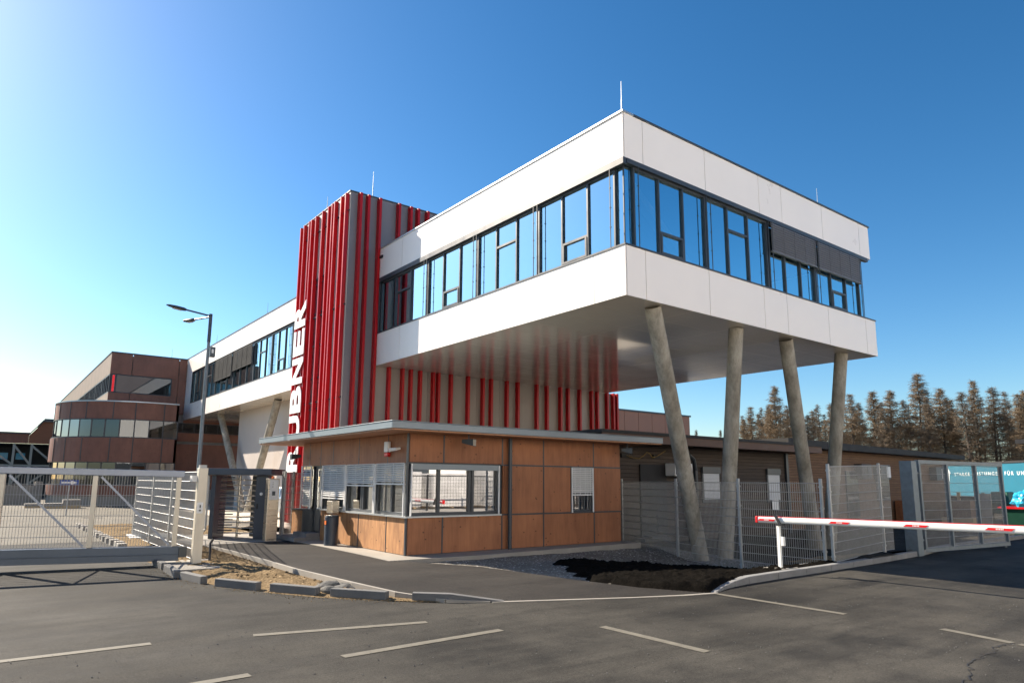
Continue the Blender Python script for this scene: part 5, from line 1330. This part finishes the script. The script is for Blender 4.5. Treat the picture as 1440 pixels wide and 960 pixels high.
CXp, CYp, Fp, THp = 710.46, 520.42, 957.42, .1615


def place(px, py, Rg):
    a1 = (px - CXp) / Fp; b1 = (CYp - py) / Fp; ro = -.0077
    a = a1 * m_.cos(ro) + b1 * m_.sin(ro); b = -a1 * m_.sin(ro) + b1 * m_.cos(ro)
    d = m_.cos(THp) - b * m_.sin(THp); z = m_.sin(THp) + b * m_.cos(THp)
    X = a * m_.sin(AA) + d * m_.cos(AA); Y = -a * m_.cos(AA) + d * m_.sin(AA); t = Rg / m_.hypot(X, Y)
    return X * t, Y * t, 1.75 + z * t


GRP = 'larches in the row beyond the cabins'
special = {(1285, 524): 'tallest larch of the row, standing right of the square gate post', (1092, 541): 'tall pointed larch seen between the second and third slanting columns', (1368, 533): 'tall dense larch above the emblem end of the trailer', (1165, 566): 'golden brown larch just left of the fourth slanting column'}
for i, (px, py, k) in enumerate(tops):
    rg = 84 + (i * 37 % 7) * .9; x, y, z = place(px, py, rg); Hh = z + .6
    lab = special.get((px, py), 'bare brown larch, %s from the left in the front row beyond the cabins' % (ORD + ['twenty-fifth', 'twenty-sixth', 'twenty-seventh'])[i])
    t = thing('larch_tree', lab, 'tree', (x, y, -.6), GRP)
    t.rotation_euler = (0, 0, i * 1.7); s = Hh / 13.; wd = s * (1.42 + .3 * math.sin(i * 3.1)); t.scale = (wd, wd, s)
    for nm, me in (('trunk', VAR[k][0]), ('crown', VAR[k][1])):
        o = bpy.data.objects.new(nm, me); COL.objects.link(o); o.parent = t
# the wood behind them: one mass
tw_v, tw_f, cr_v, cr_f = [], [], [], []
import numpy as np
bmv = {}
rnd = random.Random(5)
parts_t, parts_c = MB(), MB()
srcs = []
for a_, c_ in VAR[:4]:
    srcs.append(tuple((np.array([v.co[:] for v in me.vertices]), [tuple(p.vertices) for p in me.polygons]) for me in (a_, c_)))
nv = [0, 0]; V2 = [[], []]; F2 = [[], []]
for i in range(44):
    px = 1042 + i * 10.2 + rnd.uniform(-4, 4); x, y, z = place(px, 575 + rnd.uniform(-10, 14) - (12 if px > 1280 else 0), 92 + rnd.uniform(0, 12)); s = (z + .6) / 13.; an = rnd.uniform(0, 6)
    for q in (0, 1):
        va, fa = srcs[i % 4][q]
        if q == 1: fa = fa[::3]
        c, sn_ = math.cos(an), math.sin(an); rot = np.array([[c, sn_, 0], [-sn_, c, 0], [0, 0, 1]]); vv = (va * np.array([s * 1.45, s * 1.45, s])) @ rot + np.array([x, y, -.6])
        vv = vv * 1.0; V2[q].append(vv); F2[q] += [tuple(j + nv[q] for j in f_) for f_ in fa]; nv[q] += len(vv)
allv = np.concatenate(V2[0] + V2[1]); n0 = nv[0]
me = bpy.data.meshes.new('larch_wood'); me.from_pydata(allv.tolist(), [], F2[0] + [tuple(j + n0 for j in f_) for f_ in F2[1]])
me.materials.append(TRUNK); me.materials.append(TWIG2); me.polygons.foreach_set('material_index', [0] * len(F2[0]) + [1] * len(F2[1]))
o = bpy.data.objects.new('larch_wood', me); COL.objects.link(o); tag(o, 'brown leafless larch wood behind the front row of trees', 'wood', kind='stuff')
# two small far trees beside the first column
for px, lab in ((978, 'tiny bare tree far away just right of the terracotta hall'), (1012, 'tiny bare tree far away left of the second slanting column')):
    x, y, z = place(px, 603, 90); t = thing('bare_tree', lab, 'tree', (x, y, -.6)); s = (z + .6) / 13; t.scale = (s * .9, s * .9, s)
    for nm, me in (('trunk', VAR[3][0]), ('crown', VAR[3][1])):
        o = bpy.data.objects.new(nm, me); COL.objects.link(o); o.parent = t

# ------------------------------------------------------------------ sky, sun, camera
W = bpy.data.worlds.new('World'); SC.world = W; W.use_nodes = True; nt = W.node_tree; nt.nodes.clear()
sky = nt.nodes.new('ShaderNodeTexSky'); sky.sky_type = 'NISHITA'; sky.sun_disc = False
SUN = Vector((-.56, 1.36, 1.)).normalized()
sky.sun_elevation = math.asin(SUN.z); sky.sun_rotation = math.atan2(SUN.x, SUN.y)
sky.air_density = 1.0; sky.dust_density = .6; sky.ozone_density = 2.6; sky.altitude = 200
bg = nt.nodes.new('ShaderNodeBackground'); bg.inputs['Strength'].default_value = .047
hs = nt.nodes.new('ShaderNodeHueSaturation'); hs.inputs['Saturation'].default_value = 1.22
hs.inputs['Hue'].default_value = .494
gm = nt.nodes.new('ShaderNodeGamma'); gm.inputs['Gamma'].default_value = 1.2
wo = nt.nodes.new('ShaderNodeOutputWorld')
nt.links.new(sky.outputs['Color'], gm.inputs['Color']); nt.links.new(gm.outputs['Color'], hs.inputs['Color']); nt.links.new(hs.outputs['Color'], bg.inputs['Color']); nt.links.new(bg.outputs[0], wo.inputs['Surface'])
sl = bpy.data.lights.new('Sun', 'SUN'); sl.energy = 5.0; sl.angle = R(.5); sl.color = (1, .88, .72)
so = bpy.data.objects.new('Sun', sl); COL.objects.link(so); so.rotation_euler = (-SUN).to_track_quat('-Z', 'Y').to_euler(); so.location = (0, 0, 40)

cam = bpy.data.cameras.new('Camera'); co = bpy.data.objects.new('Camera', cam); COL.objects.link(co); SC.camera = co
A, TH, RO = .9225, .1615, -.0077
Lx = Vector((math.sin(A), -math.cos(A), 0)); D = Vector((math.cos(A), math.sin(A), 0)); Zv = Vector((0, 0, 1))
fwd = D * math.cos(TH) + Zv * math.sin(TH); up0 = -D * math.sin(TH) + Zv * math.cos(TH)
rt = Lx * math.cos(RO) - up0 * math.sin(RO); up = Lx * math.sin(RO) + up0 * math.cos(RO)
co.matrix_world = Matrix(((rt.x, up.x, -fwd.x, 0), (rt.y, up.y, -fwd.y, 0), (rt.z, up.z, -fwd.z, 1.75), (0, 0, 0, 1)))
cam.sensor_width = 36; cam.lens = 957.42 / 1440 * 36; cam.shift_x = (720 - 710.46) / 1440; cam.shift_y = (520.42 - 480) / 1440
cam.clip_start = .1; cam.clip_end = 4000
SC.view_settings.view_transform = 'Standard'; SC.view_settings.look = 'None'; SC.view_settings.exposure = 1.4; SC.view_settings.gamma = 1
SC.render.engine = 'CYCLES'
SC.cycles.max_bounces = 8; SC.cycles.transparent_max_bounces = 24
